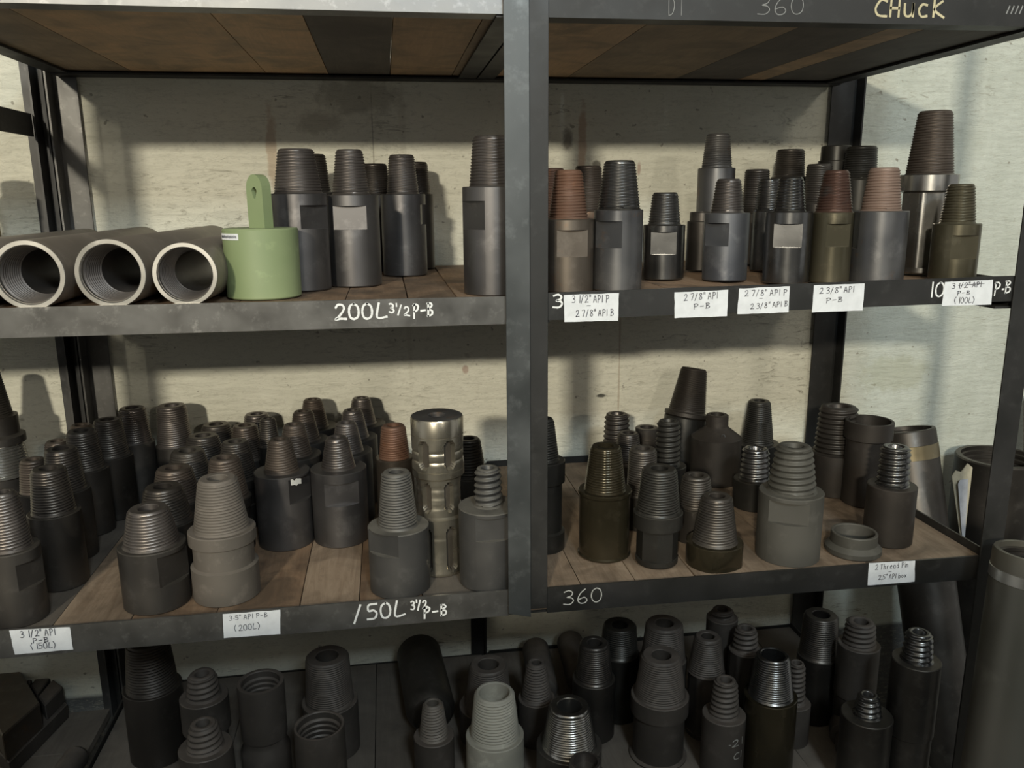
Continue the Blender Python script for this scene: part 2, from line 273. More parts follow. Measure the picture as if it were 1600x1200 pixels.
SUBS = [
('S1', 'steel', 'fine', (-0.1515, 1.5495, 1.49), (0.0496, 0.1716, 0.0426, 0.0322, 0.0771), [(-46.4, 0.1102, 0.1509)], 'grey adapter with wrench flat just behind the green lifting plug', {}),
('S2', 'steel', 'fine', (-0.0604, 1.608, 1.49), (0.0506, 0.1691, 0.0362, 0.0253, 0.0824), [(-93.9, 0.106, 0.1486)], 'grey adapter on the upper shelf with a broad wrench flat facing front', {}),
('S3', 'steel', 'fine', (0.0405, 1.8055, 1.49), (0.0475, 0.1709, 0.0355, 0.0273, 0.0805), [(-6.3, 0.1069, 0.1488)], 'slimmest grey adapter on the upper shelf, notch on its right edge, near the bare wall', {}),
('S4', 'steel', 'fine', (0.183, 1.4106, 1.49), (0.0518, 0.1796, 0.0401, 0.0325, 0.0815), [(-149.4, 0.1099, 0.1562)], 'tall grey adapter half hidden by the middle upright on the upper shelf', {}),
('S1b', 'dark', 'fine', (-0.1521, 1.8788, 1.49), (0.0457, 0.1766, 0.0392, 0.0308, 0.0797), [], 'grey adapter mostly hidden behind the one by the green plug', {}),
('S3b', 'dark', 'fine', (0.0762, 1.96, 1.49), (0.0379, 0.1717, 0.0327, 0.0268, 0.0723), [], 'grey adapter peeking out behind the slimmest one on the upper shelf', {}),
('S2b', 'dark', 'fine', (-0.0182, 1.93, 1.49), (0.0415, 0.1707, 0.0349, 0.0291, 0.0679), [], 'grey adapter mostly hidden between two bigger ones on the upper shelf', {}),
('R2', 'brownsteel', 'fine', (0.3179, 1.428, 1.4896), (0.045, 0.1248, 0.0348, 0.0235, 0.0827), [(-90.6, 0.0614, 0.1067)], 'rusty red threaded adapter with a square wrench flat, right beside the middle upright', {'pin': 'rust'}),
('R3', 'steelb', 'fine', (0.4059, 1.4181, 1.4905), (0.0428, 0.1391, 0.0381, 0.0269, 0.0826), [(-133.9, 0.0747, 0.1199)], 'large dark adapter with glossy thread and rust specks low on its body', {'pin': 'gloss'}),
('R1', 'brownsteel', 'fine', (0.3538, 1.75, 1.4901), (0.0459, 0.1164, 0.037, 0.0274, 0.1052), [], 'rusty adapter half hidden by the middle upright on the upper shelf', {'pin': 'rust'}),
('R4', 'brownsteel', 'fine', (0.4569, 1.85, 1.4913), (0.0473, 0.1299, 0.0393, 0.0305, 0.0994), [], 'rusty adapter behind the red one, only its thread showing', {'pin': 'brownpin'}),
('R5', 'gloss', 'fine', (0.5437, 1.574, 1.4922), (0.0409, 0.1054, 0.0315, 0.0252, 0.0623), [(-109.1, 0.0494, 0.0921)], 'small dark glossy adapter standing alone with a bright square wrench flat', {}),
('R6', 'steelb', 'fine', (0.7602, 1.85, 1.4949), (0.0423, 0.2192, 0.0353, 0.0272, 0.0757), [], 'tallest slim dark adapter standing at the back against the wall', {'waist': (0.4, 0.02, 1.0)}),
('R6b', 'dark', 'none', (0.6784, 1.72, 1.4939), (0.0309, 0.1053, 0.0263, 0.0263, 0.0204), [], 'dark plain block beside the tall slim adapter', {}),
('R7', 'blue', 'fine', (0.6471, 1.5132, 1.4934), (0.0423, 0.127, 0.0318, 0.0232, 0.0628), [(-143.2, 0.0659, 0.1083)], 'blue grey adapter with a streak of pale dust down its front', {}),
('R8', 'dark', 'fine', (0.8504, 1.83, 1.4959), (0.0331, 0.1172, 0.0312, 0.0282, 0.0977), [], 'dark adapter behind and between two square flatted ones, thread up to the wall line', {}),
('R9', 'gloss', 'fine', (0.8058, 1.67, 1.4954), (0.0317, 0.1246, 0.0285, 0.0231, 0.0662), [], 'narrow glossy adapter squeezed behind the one with the bright stamped flat', {}),
('R10', 'gloss', 'fine', (0.7327, 1.4334, 1.4943), (0.0412, 0.1287, 0.0293, 0.0222, 0.0613), [(-117.1, 0.0655, 0.1074)], 'dark polished adapter with a bright stamped wrench flat facing front', {}),
('R11', 'dark', 'fine', (0.9793, 1.93, 1.4975), (0.0431, 0.1984, 0.0375, 0.0328, 0.0653), [], 'dark adapter with a narrow blackened tip rising behind the stamped one', {}),
('R12', 'dark', 'fine', (0.9859, 1.8, 1.4975), (0.0345, 0.1361, 0.0339, 0.028, 0.0885), [], 'dark adapter with a line of sparkling thread highlights in the second row', {}),
('R15', 'black', 'none', (1.0695, 1.8801, 1.4985), (0.0391, 0.2337, 0.0351, 0.0336, 0.0335), [], 'black smooth capped adapter at the back beside the rear upright', {}),
('R14', 'black', 'fine', (1.0868, 1.7999, 1.4987), (0.0422, 0.1878, 0.0384, 0.034, 0.0742), [], 'black adapter with blunt tip standing behind the reddish one', {}),
('R13', 'olive', 'fine', (0.8094, 1.4153, 1.4953), (0.0354, 0.1261, 0.0327, 0.0222, 0.0743), [(-97.9, 0.0653, 0.1059)], 'brown oily adapter with a reddish thread', {'pin': 'redbrown'}),
('R16', 'steelb', 'fine', (0.8926, 1.4, 1.4961), (0.0484, 0.1271, 0.0349, 0.0256, 0.076), [(-202.5, 0.0602, 0.1238)], 'wide blue grey adapter with a pale pink rusted thread', {'pin': 'pinkrust'}),
('R17', 'shiny', 'fine', (1.059, 1.51, 1.4984), (0.0541, 0.1909, 0.0439, 0.0314, 0.1192), [], 'biggest polished steel adapter with collar and faceted flats, rising highest on the upper shelf', {'poly': (0.84, 0.83, 6, 8), 'pin': 'brownpin'}),
('R18', 'olive', 'fine', (1.044, 1.3936, 1.4979), (0.0407, 0.1012, 0.0313, 0.023, 0.0708), [(-98.8, 0.0383, 0.0807)], 'olive brown adapter at the right end of the upper shelf with a dark recessed flat', {}),
('L1', 'steeld', 'fine', (-0.6402, 1.384, 0.96), (0.0437, 0.1295, 0.0342, 0.0214, 0.0971), [(-25.2, 0.0649, 0.1103)], 'grey adapter standing nearest the left edge of the lower shelf, square flat on its right', {}),
('L2', 'dark', 'fine', (-0.6177, 1.5128, 0.96), (0.0441, 0.1412, 0.0373, 0.0292, 0.0821), [], 'dark adapter second from the front in the leftmost row on the lower shelf', {}),
('L3', 'dark', 'fine', (-0.6412, 1.6385, 0.96), (0.0441, 0.1412, 0.0373, 0.0292, 0.0821), [], 'dark adapter third from the front in the leftmost row on the lower shelf', {}),
('L4', 'dark', 'fine', (-0.6468, 1.7664, 0.96), (0.0441, 0.1412, 0.0373, 0.0292, 0.0821), [], 'dark adapter fourth from the front in the leftmost row on the lower shelf', {}),
('L5', 'dark', 'fine', (-0.6214, 1.8519, 0.96), (0.0441, 0.1412, 0.0373, 0.0292, 0.0821), [], 'dark adapter fifth from the front in the leftmost row on the lower shelf', {}),
('L6', 'steeld', 'fine', (-0.5984, 1.9527, 0.96), (0.0415, 0.1412, 0.0373, 0.0292, 0.0821), [], 'dark adapter last in the leftmost row, against the back wall by the left upright', {}),
('L0a', 'dark', 'fine', (-0.7251, 1.7101, 0.96), (0.0362, 0.1158, 0.0306, 0.0239, 0.0673), [], 'brownish adapter whose tip peeks out behind the second dark one at the left', {'pin': 'brownpin'}),
('L0b', 'dark', 'fine', (-0.7263, 1.8406, 0.96), (0.0362, 0.1158, 0.0306, 0.0239, 0.0673), [], 'brownish adapter whose tip peeks out behind the third dark one at the left', {'pin': 'brownpin'}),
('L0c', 'dark', 'fine', (-0.7213, 1.9738, 0.96), (0.0362, 0.1158, 0.0306, 0.0239, 0.0673), [], 'brownish adapter whose tip peeks out behind the fourth dark one at the left', {'pin': 'brownpin'}),
('W1', 'steeld', 'fine', (-0.513, 1.9602, 0.96), (0.0435, 0.1273, 0.041, 0.0334, 0.0958), [], 'grey adapter with a tall thread standing at the back wall, first of the central cluster', {}),
('A0', 'steeld', 'fine', (-0.4238, 1.4066, 0.96), (0.056, 0.1106, 0.0468, 0.0334, 0.0649), [(-31.2, 0.0475, 0.1025)], 'wide grey adapter nearest the front edge of the lower shelf, notched on its right', {}),
('A1', 'dark', 'fine', (-0.4268, 1.5169, 0.96), (0.0536, 0.1106, 0.0468, 0.0334, 0.0649), [], 'dark adapter directly behind the wide front one, wide bore showing', {}),
('A2', 'dark', 'fine', (-0.4333, 1.6272, 0.96), (0.0523, 0.1106, 0.0468, 0.0334, 0.0649), [], 'dark brown tipped adapter third from the front in the row behind the wide front one', {'pin': 'brownpin'}),
('A3', 'dark', 'fine', (-0.4329, 1.7423, 0.96), (0.0526, 0.1106, 0.0468, 0.0334, 0.0649), [], 'dark adapter fourth from the front in the row behind the wide front one', {}),
('A4', 'dark', 'fine', (-0.4252, 1.855, 0.96), (0.0514, 0.1106, 0.0468, 0.0334, 0.0649), [], 'dark adapter fifth in the row behind the wide front one', {}),
('A5', 'dark', 'fine', (-0.4186, 1.969, 0.96), (0.0501, 0.1073, 0.0454, 0.0324, 0.0629), [], 'dark adapter last in the row behind the wide front one, at the wall', {}),
('B0', 'dusty', 'fine', (-0.3072, 1.4168, 0.96), (0.0577, 0.1265, 0.0476, 0.0328, 0.0929), [], 'dusty rust stained adapter with a proud collar, right of the wide notched one', {'waist': (0.8, 0.5, 0.9)}),
('B1', 'dark', 'fine', (-0.3344, 1.6204, 0.96), (0.0461, 0.1113, 0.0419, 0.0289, 0.0817), [], 'brown tipped dark adapter right behind the dusty collared one', {'waist': (0.8, 0.5, 0.9), 'pin': 'brownpin'}),
('B2', 'dark', 'fine', (-0.3358, 1.7474, 0.96), (0.0439, 0.1088, 0.0409, 0.0282, 0.0799), [], 'dark adapter third in the row behind the dusty collared one', {'waist': (0.8, 0.5, 0.9)}),
('B3', 'dark', 'fine', (-0.339, 1.893, 0.96), (0.042, 0.1063, 0.04, 0.0276, 0.078), [], 'rust tinged dark adapter fourth in the row behind the dusty collared one', {'waist': (0.8, 0.5, 0.9), 'pin': 'brownpin'}),
('B4', 'steeld', 'fine', (-0.3248, 1.9775, 0.96), (0.043, 0.1088, 0.0409, 0.0282, 0.0799), [], 'dark adapter last in the row behind the dusty collared one, at the wall', {'waist': (0.8, 0.5, 0.9)}),
('C0', 'steel', 'fine', (-0.2276, 1.6351, 0.96), (0.0553, 0.1547, 0.0352, 0.0221, 0.0672), [(-34.1, 0.0985, 0.1494)], 'smooth grey adapter with a slim brown thread and a pale chip under its shoulder', {'pin': 'brownpin'}),
('C1', 'steeld', 'fine', (-0.2109, 1.7442, 0.96), (0.0542, 0.1547, 0.0352, 0.0221, 0.0672), [], 'second adapter back in the slim threaded row, right behind the chipped one', {'pin': 'brownpin'}),
('C2', 'steeld', 'fine', (-0.2019, 1.8549, 0.96), (0.0542, 0.1547, 0.0352, 0.0221, 0.0672), [], 'third adapter back in the slim threaded row that starts with the chipped one', {'pin': 'brownpin'}),
('C3', 'steeld', 'fine', (-0.1898, 1.9666, 0.96), (0.0562, 0.1547, 0.0352, 0.0221, 0.0672), [], 'rearmost adapter at the wall in the slim row that starts with the chipped one', {'pin': 'brownpin'}),
('D0', 'steel', 'fine', (-0.1146, 1.6339, 0.96), (0.0563, 0.1558, 0.0355, 0.0223, 0.0637), [(-81.0, 0.0896, 0.137)], 'smooth grey adapter with slim thread and a broad wrench flat facing front', {}),
('D1', 'steeld', 'fine', (-0.1009, 1.7454, 0.96), (0.0532, 0.1558, 0.0355, 0.0223, 0.0637), [], 'second adapter back in the row behind the one with the broad front flat', {}),
('D2', 'steeld', 'fine', (-0.0911, 1.8527, 0.96), (0.0537, 0.1558, 0.0355, 0.0223, 0.0637), [], 'third adapter back in the row behind the one with the broad front flat', {}),
('D3', 'steeld', 'fine', (-0.0747, 1.9687, 0.96), (0.0563, 0.1558, 0.0355, 0.0223, 0.0637), [], 'rearmost adapter at the wall in the row behind the one with the broad front flat', {}),
('B5', 'dark', 'fine', (-0.2815, 1.8579, 0.96), (0.0246, 0.1437, 0.0235, 0.0176, 0.0636), [], 'dark adapter tip showing between the two central rows near the wall', {}),
('E1', 'brownsteel', 'fine', (0.0001, 1.7, 0.96), (0.0407, 0.1509, 0.0331, 0.0262, 0.0697), [], 'rust tipped adapter half hidden behind the slotted steel tool', {'pin': 'rust'}),
('G2', 'black', 'mid', (0.163, 1.73, 0.96), (0.0448, 0.0895, 0.0386, 0.0272, 0.0849), [], 'black coarse threaded adapter behind the dust topped one, near the middle upright', {}),
('F0', 'dustytop', 'fine', (0.0017, 1.3914, 0.96), (0.0544, 0.1209, 0.0356, 0.0264, 0.1), [(-128.1, 0.0803, 0.1209)], 'large grey adapter with dust on its shoulder and a bright worn notch at the left', {}),
('G0', 'dustytop', 'coarse', (0.1652, 1.3917, 0.96), (0.0547, 0.1478, 0.0268, 0.0244, 0.0715), [(-84.8, 0.0973, 0.1406)], 'charcoal adapter with chunky ribbed thread and dusty shoulder beside the middle upright', {}),
('H0', 'black', 'fine', (0.2927, 1.5174, 0.96), (0.0416, 0.1862, 0.0304, 0.019, 0.0847), [], 'black adapter peeking out right of the middle upright on the lower shelf', {'waist': (0.75, 0.22, 0.86)}),
('H1', 'oily', 'fine', (0.4049, 1.4707, 0.96), (0.0523, 0.1349, 0.0414, 0.0301, 0.0878), [], 'oily dark brown adapter with wet looking thread and a lip under it', {'waist': (0.93, 0.05, 0.95)}),
('H2', 'black', 'fine', (0.4957, 1.4161, 0.96), (0.0473, 0.1045, 0.0417, 0.0331, 0.0863), [], 'black adapter with a thick collar over an eight sided body', {'poly': (0.72, 0.86, 8, 10), 'big': 1.08}),
('H3', 'oily', 'fine', (0.6024, 1.3909, 0.96), (0.0539, 0.0464, 0.0431, 0.0295, 0.0909), [(-78.4, 0.0013, 0.0439)], 'short oily adapter with tall thread between the eight sided and the dusty ribbed ones', {'pin': 'dark'}),
('H4', 'dark', 'fine', (0.6077, 1.51, 0.96), (0.0412, 0.0727, 0.0356, 0.0277, 0.0649), [], 'dark adapter tucked behind the short oily one', {}),
('H5', 'greydust', 'coarse', (0.7576, 1.3994, 0.96), (0.0606, 0.1357, 0.0471, 0.0335, 0.0902), [(-120.4, 0.0846, 0.1281)], 'grey dusty adapter with thick rope like thread and wide flat', {}),
('H6', 'black', 'coarse', (0.806, 1.66, 0.96), (0.0454, 0.0668, 0.0349, 0.0305, 0.071), [], 'black adapter with glossy rounded ribs left of the dusty ribbed one', {'pin': 'gloss'}),
('H6b', 'black', 'fine', (0.9239, 1.9, 0.96), (0.0548, 0.0742, 0.0412, 0.028, 0.1095), [], 'black adapter with the highest thread in the right bay of the lower shelf', {}),
('H7', 'brownblack', 'coarse', (1.0354, 1.72, 0.96), (0.0569, 0.0987, 0.0502, 0.0426, 0.1109), [], 'tall brown black adapter with rope thread in front of the rear upright', {}),
('H8', 'brownblack', 'none', (0.7876, 1.84, 0.96), (0.0608, 0.1149, 0.0268, 0.0268, 0.0552), [], 'dark domed cap with a short nozzle and a small side hole', {'cone': 1}),
('H10', 'black', 'coarse', (0.6058, 1.68, 0.96), (0.0423, 0.104, 0.0302, 0.0259, 0.1028), [], 'black ribbed adapter leaning close to the domed cap, ridges showing as stripes', {}),
('H11', 'dark', 'coarse', (0.5451, 1.8808, 0.96), (0.0394, 0.0729, 0.035, 0.0302, 0.1004), [], 'grey brown ribbed adapter at the back left of the right bay', {}),
('H12', 'dark', 'fine', (0.5383, 1.76, 0.96), (0.0347, 0.0864, 0.0314, 0.0254, 0.0729), [], 'dark adapter with an open tip in front of the grey brown ribbed one', {}),
('H13', 'dark', 'none', (0.6148, 1.8592, 0.96), (0.0328, 0.114, 0.0283, 0.0283, 0.0274), [], 'dark smooth open topped collar adapter behind the black ribbed one', {}),
('H14', 'dark', 'fine', (0.5188, 1.59, 0.96), (0.0359, 0.074, 0.0342, 0.0287, 0.1006), [], 'dark adapter between the oily wet one and the black eight sided one, second row', {}),
('H15', 'brownblack', 'coarse', (0.9933, 1.4334, 0.96), (0.0474, 0.1207, 0.0324, 0.0285, 0.0804), [], 'dark adapter with shiny banded ribs near the right end of the lower shelf', {'pin': 'gloss'}),
('J0', 'brownblack', 'mid', (-0.5598, 1.7491, 0.415), (0.0622, 0.1731, 0.0548, 0.0455, 0.1119), [], 'big black threaded adapter deep in shadow at the left of the bottom shelf', {'waist': (0.6, 0.02, 1.0)}),
('J1', 'darkdust', 'coarse', (-0.4264, 1.6508, 0.415), (0.0501, 0.1976, 0.0374, 0.0287, 0.0524), [], 'ribbed dark adapter nearest the left on the bottom shelf, above another ribbed one', {'waist': (0.6, 0.3, 0.86)}),
('J2', 'darkdust', 'coarse', (-0.3972, 1.5108, 0.415), (0.0516, 0.1722, 0.0373, 0.0267, 0.0528), [], 'ribbed dark adapter cut by the lower edge of the picture, before its twin', {}),
('J3', 'darkdust', 'fine', (-0.1681, 1.7037, 0.415), (0.0628, 0.1243, 0.0539, 0.0476, 0.1107), [], 'thick adapter with a wide dusty ring top and very fine thread', {'bore': 0.52}),
('J8', 'darkdust', 'fine', (0.1953, 1.6918, 0.415), (0.0692, 0.0826, 0.0553, 0.0444, 0.1024), [], 'dark adapter with a flat wide ring top behind the pale white threaded one', {'bore': 0.55}),
('J7', 'pale', 'mid', (0.192, 1.5585, 0.415), (0.0634, 0.0969, 0.0543, 0.0428, 0.1031), [], 'pale whitish adapter with clearly cut threads and wide open bore', {'bore': 0.76}),
('J6', 'darkdust', 'mid', (0.0601, 1.5702, 0.415), (0.0438, 0.1018, 0.0319, 0.022, 0.0782), [], 'small dusty adapter standing before the big lying cylinder', {'pin': 'dusty', 'bore': 0.55}),
('J9', 'darkdust', 'mid', (0.3023, 1.6565, 0.415), (0.0427, 0.1109, 0.0362, 0.022, 0.0891), [], 'slim dark conical adapter between the lying round bars', {}),
('J13', 'steeld', 'fine', (0.3444, 1.4991, 0.415), (0.0698, 0.0976, 0.0587, 0.0426, 0.0924), [], 'bright metallic threaded adapter at the lower edge of the picture', {'pin': 'shiny', 'bore': 0.6}),
('J12', 'dark', 'fine', (0.4388, 1.6595, 0.415), (0.0496, 0.1462, 0.0434, 0.034, 0.0888), [], 'dark adapter left of the big collared one on the bottom shelf', {}),
('J12b', 'black', 'fine', (0.5163, 1.7209, 0.415), (0.0486, 0.1679, 0.0462, 0.0396, 0.0721), [], 'black adapter in deep shadow at the back, above a gap between two bottom shelf adapters', {}),
('J14', 'darkdust', 'fine', (0.5651, 1.5609, 0.415), (0.0643, 0.1538, 0.0573, 0.0425, 0.0962), [], 'large dark adapter with a dusty thick collar on the bottom shelf', {'waist': (0.72, 0.05, 0.88)}),
('J14b', 'darkdust', 'fine', (0.6116, 1.6765, 0.415), (0.0558, 0.1727, 0.0532, 0.0435, 0.0873), [], 'dark adapter in the shadow under the shelf behind the large collared one', {}),
('J15', 'darkdust', 'fine', (0.6968, 1.62, 0.415), (0.0456, 0.1618, 0.0434, 0.0296, 0.0882), [], 'dark adapter with a six sided shoulder on the bottom shelf', {'poly': (1.0, 0.9, 6, 8)}),
('J16', 'darkdust', 'coarse', (0.7563, 1.6804, 0.415), (0.0366, 0.26, 0.0292, 0.0258, 0.02), [], 'dark ribbed adapter with a slanted collar far back on the bottom shelf', {}),
('J17', 'darkdust', 'coarse', (0.7832, 1.607, 0.415), (0.0408, 0.2156, 0.0313, 0.025, 0.0544), [], 'small ribbed adapter on a six sided shoulder, behind the oily one', {'poly': (1.0, 0.9, 6, 8)}),
('J18', 'darkdust', 'coarse', (0.6878, 1.4919, 0.415), (0.0466, 0.1376, 0.0328, 0.0249, 0.0824), [], 'ribbed adapter with a pale flange and chalk marks on its body', {}),
('J19', 'oily', 'fine', (0.7918, 1.4897, 0.415), (0.0566, 0.1755, 0.0476, 0.0346, 0.0945), [], 'oily dark green adapter with a bright rim and glossy shoulder on the bottom shelf', {'pin': 'gloss', 'bore': 0.72}),
('J20', 'darkdust', 'coarse', (0.8876, 1.5584, 0.415), (0.0369, 0.1, 0.025, 0.019, 0.1), [], 'thin ribbed adapter hidden behind the oily green one', {}),
('J21b', 'dark', 'fine', (0.9834, 1.6356, 0.415), (0.0472, 0.1669, 0.0443, 0.0393, 0.1031), [], 'dark cylinder adapter in deep shadow left of the ribbed stack', {}),
('J21', 'darkdust', 'coarse', (1.0359, 1.5575, 0.415), (0.0461, 0.235, 0.0371, 0.0322, 0.055), [(-123.4, 0.166, 0.2127)], 'ribbed dark adapter on a wide block, third from the right on the bottom shelf', {'waist': (0.45, 0.03, 0.94)}),
('J22', 'dark', 'coarse', (1.0589, 1.3902, 0.415), (0.0478, 0.2929, 0.0324, 0.0265, 0.0621), [(-127.3, 0.2374, 0.2784)], 'ribbed dark adapter at the right end of the bottom shelf, banded with light', {'waist': (0.42, 0.03, 0.94), 'pin': 'gloss'}),
('J23', 'dark', 'coarse', (0.959, 1.3907, 0.415), (0.0514, 0.1743, 0.0287, 0.0219, 0.0457), [], 'short ribbed adapter standing at the front right of the bottom shelf', {'pin': 'gloss'}),
('J24', 'steeld', 'none', (0.3488, 1.3724, 0.415), (0.0354, 0.13, 0.0328, 0.0312, 0.02), [], 'bluish ring top just entering at the lower edge of the picture', {'bore': 0.78}),
]
PAPERS = [([(0.2906, 1.4477), (0.3835, 1.4471), (0.3836, 1.4937), (0.2892, 1.4928)], [('3 1/2" API P', (0.3032, 1.4798), (0.3669, 1.4792), 0.0117, 0.00108, 'k'), ('-', (0.3274, 1.4716), (0.3362, 1.4714), 0.0054, 0.00086, 'k'), ('2 7/8" API B', (0.31, 1.456), (0.3752, 1.4563), 0.0107, 0.00108, 'k')]), ([(0.4827, 1.4486), (0.5771, 1.4492), (0.5769, 1.4944), (0.481, 1.4924)], [('2 7/8" API', (0.4982, 1.4779), (0.5587, 1.4808), 0.011, 0.00097, 'k'), ('P-B', (0.5159, 1.4632), (0.5457, 1.4646), 0.0088, 0.00097, 'k')]), ([(0.5955, 1.452), (0.6897, 1.4527), (0.6887, 1.4984), (0.5965, 1.4962)], [('2 7/8" API P', (0.6072, 1.4828), (0.6845, 1.4831), 0.01, 0.00097, 'k'), ('-', (0.6332, 1.4767), (0.6414, 1.4764), 0.0044, 0.00076, 'k'), ('2 3/8" API B', (0.619, 1.4604), (0.6871, 1.4641), 0.0089, 0.00097, 'k')]), ([(0.7339, 1.4515), (0.8296, 1.4522), (0.8287, 1.4997), (0.7338, 1.4985)], [('2 3/8" API', (0.7451, 1.4839), (0.8099, 1.4856), 0.01, 0.00097, 'k'), ('P-B', (0.7584, 1.4678), (0.7896, 1.4693), 0.0079, 0.00097, 'k')]), ([(0.9831, 1.456), (1.0812, 1.4557), (1.0789, 1.5009), (0.9843, 1.4984)], [('3 1/2" API', (0.9987, 1.4868), (1.0566, 1.4888), 0.0091, 0.00097, 'k'), ('-', (1.0011, 1.4879), (1.0742, 1.4907), 0.0091, 0.00086, 'k'), ('P-B', (1.0102, 1.475), (1.0355, 1.4755), 0.0069, 0.00097, 'k'), ('(100L)', (1.0058, 1.4602), (1.0477, 1.4602), 0.0104, 0.00097, 'k')]), ([(-0.6334, 0.9211), (-0.5432, 0.9216), (-0.5433, 0.9627), (-0.6363, 0.9656)], [('3 1/2" API', (-0.6202, 0.9508), (-0.566, 0.9515), 0.0115, 0.00108, 'k'), ('P-B', (-0.603, 0.9399), (-0.5784, 0.9398), 0.008, 0.00108, 'k'), ('(150L)', (-0.6074, 0.9286), (-0.5669, 0.9282), 0.0104, 0.00108, 'k')]), ([(-0.301, 0.9198), (-0.2075, 0.9183), (-0.2044, 0.964), (-0.2995, 0.9641)], [('3.5" API P-B', (-0.2898, 0.9519), (-0.2263, 0.9534), 0.0083, 0.00086, 'k'), ('(200L)', (-0.2831, 0.9309), (-0.2384, 0.9328), 0.0107, 0.00097, 'k')]), ([(0.8907, 0.9181), (0.9889, 0.918), (0.9853, 0.9625), (0.8889, 0.9648)], [('2 Thread Pin', (0.9029, 0.9497), (0.9723, 0.9508), 0.0107, 0.00086, 'k'), ('-', (0.9303, 0.9421), (0.9384, 0.9415), 0.0041, 0.00076, 'k'), ('2,5" API box', (0.9116, 0.929), (0.9706, 0.9295), 0.0094, 0.00086, 'k')])]
TEXTS = [('white painted 200L', [('200L', (-0.0847, 1.462), (-0.0035, 1.4627), 0.0247, 0.00346, 'w'), ("3'/2", (0.001, 1.472), (0.0337, 1.4648), 0.0145, 0.00259, 'w'), ('P-B', (0.0398, 1.4625), (0.072, 1.4647), 0.0209, 0.00302, 'w')]), ('white painted 150L', [('/50L', (-0.0818, 0.9296), (0.0061, 0.9339), 0.0292, 0.00346, 'w'), ("3'/2", (0.0177, 0.944), (0.0458, 0.944), 0.016, 0.00259, 'w'), ('P-B', (0.0396, 0.926), (0.0816, 0.9284), 0.021, 0.00302, 'w')]), ('thin white chalked 360', [('360', (0.2919, 0.9286), (0.3648, 0.9299), 0.0278, 0.00173, 't')]), ('white painted 3', [('3', (0.271, 1.4719), (0.2884, 1.4725), 0.0213, 0.00324, 'w')]), ('white painted 100', [('100', (0.9527, 1.4728), (1.0066, 1.4738), 0.0252, 0.00281, 'w')]), ('white painted P-B', [('P.B', (1.0844, 1.473), (1.1173, 1.4768), 0.022, 0.00259, 'w')]), ('yellow chalked CHUCK', [('CHuck', (0.8045, 1.9354), (0.9282, 1.9382), 0.0261, 0.00367, 'y')]), ('faint scratched 360', [('360', (0.602, 1.9335), (0.6816, 1.9364), 0.0265, 0.00119, 'f')]), ('faint scratched D1', [('D1', (0.453, 1.9291), (0.4772, 1.9297), 0.0279, 0.00097, 'f')]), ('white chalk ticks', [('////', (1.0435, 1.9469), (1.0744, 1.9476), 0.0099, 0.00216, 'f')])]
SEAM_T = [-0.5352, -0.2495, -0.1121, 0.0256, 0.1668, 0.2155, 0.4414, 0.7063, 0.8666, 0.9324]
SEAM_M = [-0.0698, 0.0328, 0.1146]
SEAM_L = [-0.5764, -0.4524, -0.3133, -0.1739, -0.0721, 0.0393, 0.3276, 0.4309, 0.5455, 0.7525, 0.8894]
SEAM_B = [-0.0711]
D1, D2, D3, D4 = ((-1.0545, 2.2258), (-0.8515, 2.005), (-0.8998, 1.7869), (-1.1028, 2.0077))
E1, E2, E3, E4 = ((-1.0236, 2.1344), (-0.8718, 1.9091), (-0.9056, 1.7876), (-1.0574, 2.0129))
DX, DY = (-0.9772, 2.0064)

# ------------------------------------------------------------------ room
bm = bmesh.new(); box(bm, -3.2, 3.6, 2.06, 2.2, 0, 4.0); struct(mesh_obj('wall_back', bm, WALL))
bm = bmesh.new(); box(bm, -3.2, 3.6, -6, 2.2, -.1, 0); struct(mesh_obj('floor', bm, M_['concrete']))
bm = bmesh.new(); box(bm, -3.2, 3.6, -6, 2.2, 4.0, 4.1); struct(mesh_obj('ceiling', bm, M_['concrete']))

# ------------------------------------------------------------------ rack
rack = thing('storage_rack', 'black angle iron storage rack with wooden plank shelves along the wall', 'rack', (.2, 1.7, 0))
RO = Vector((-.2, -1.7, 0))
def rp(name, bm, mat, label=None, parent=rack):
    o = mesh_obj(name, bm, M_[mat] if isinstance(mat, str) else mat, parent, loc=RO)
    if label: o['label'] = label
    return o
def tilt(vs, x0, x1, d0, d1):
    for v in vs:
        t = (v.co.x-x0)/(x1-x0); v.co.z += d0*(1-t)+d1*t
def rail(x0, x1, z0, z1, d0, d1, mat, y=1.33, s=1, t=.004, fl=.04, label=None, zf=None):
    """L section: upright web at y, flat flange at its foot going towards +s"""
    bm = bmesh.new()
    ya, yb = sorted((y, y+s*t)); fa, fb = sorted((y+s*t, y+s*fl))
    n = 12; xs = [x0+(x1-x0)*i/n for i in range(n+1)]
    def sec(x):
        w = random.uniform(-.0004, .0004)
        return [(x, y, z0), (x, y, z1+w), (x, y+s*t, z1+w), (x, y+s*t, z0+t), (x, y+s*fl, z0+t), (x, y+s*fl, z0)]
    rings = [[bm.verts.new(p) for p in sec(x)] for x in xs]
    for a, b in zip(rings, rings[1:]):
        for i in range(6):
            j = (i+1) % 6; bm.faces.new((a[i], a[j], b[j], b[i]))
    bm.faces.new(rings[0]); bm.faces.new(list(reversed(rings[-1])))
    tilt(bm.verts, x0, x1, d0, d1); bmesh.ops.recalc_face_normals(bm, faces=bm.faces)
    return rp('front_rail' if y < 1.5 else 'back_rail', bm, mat, label)
Z = 1.65
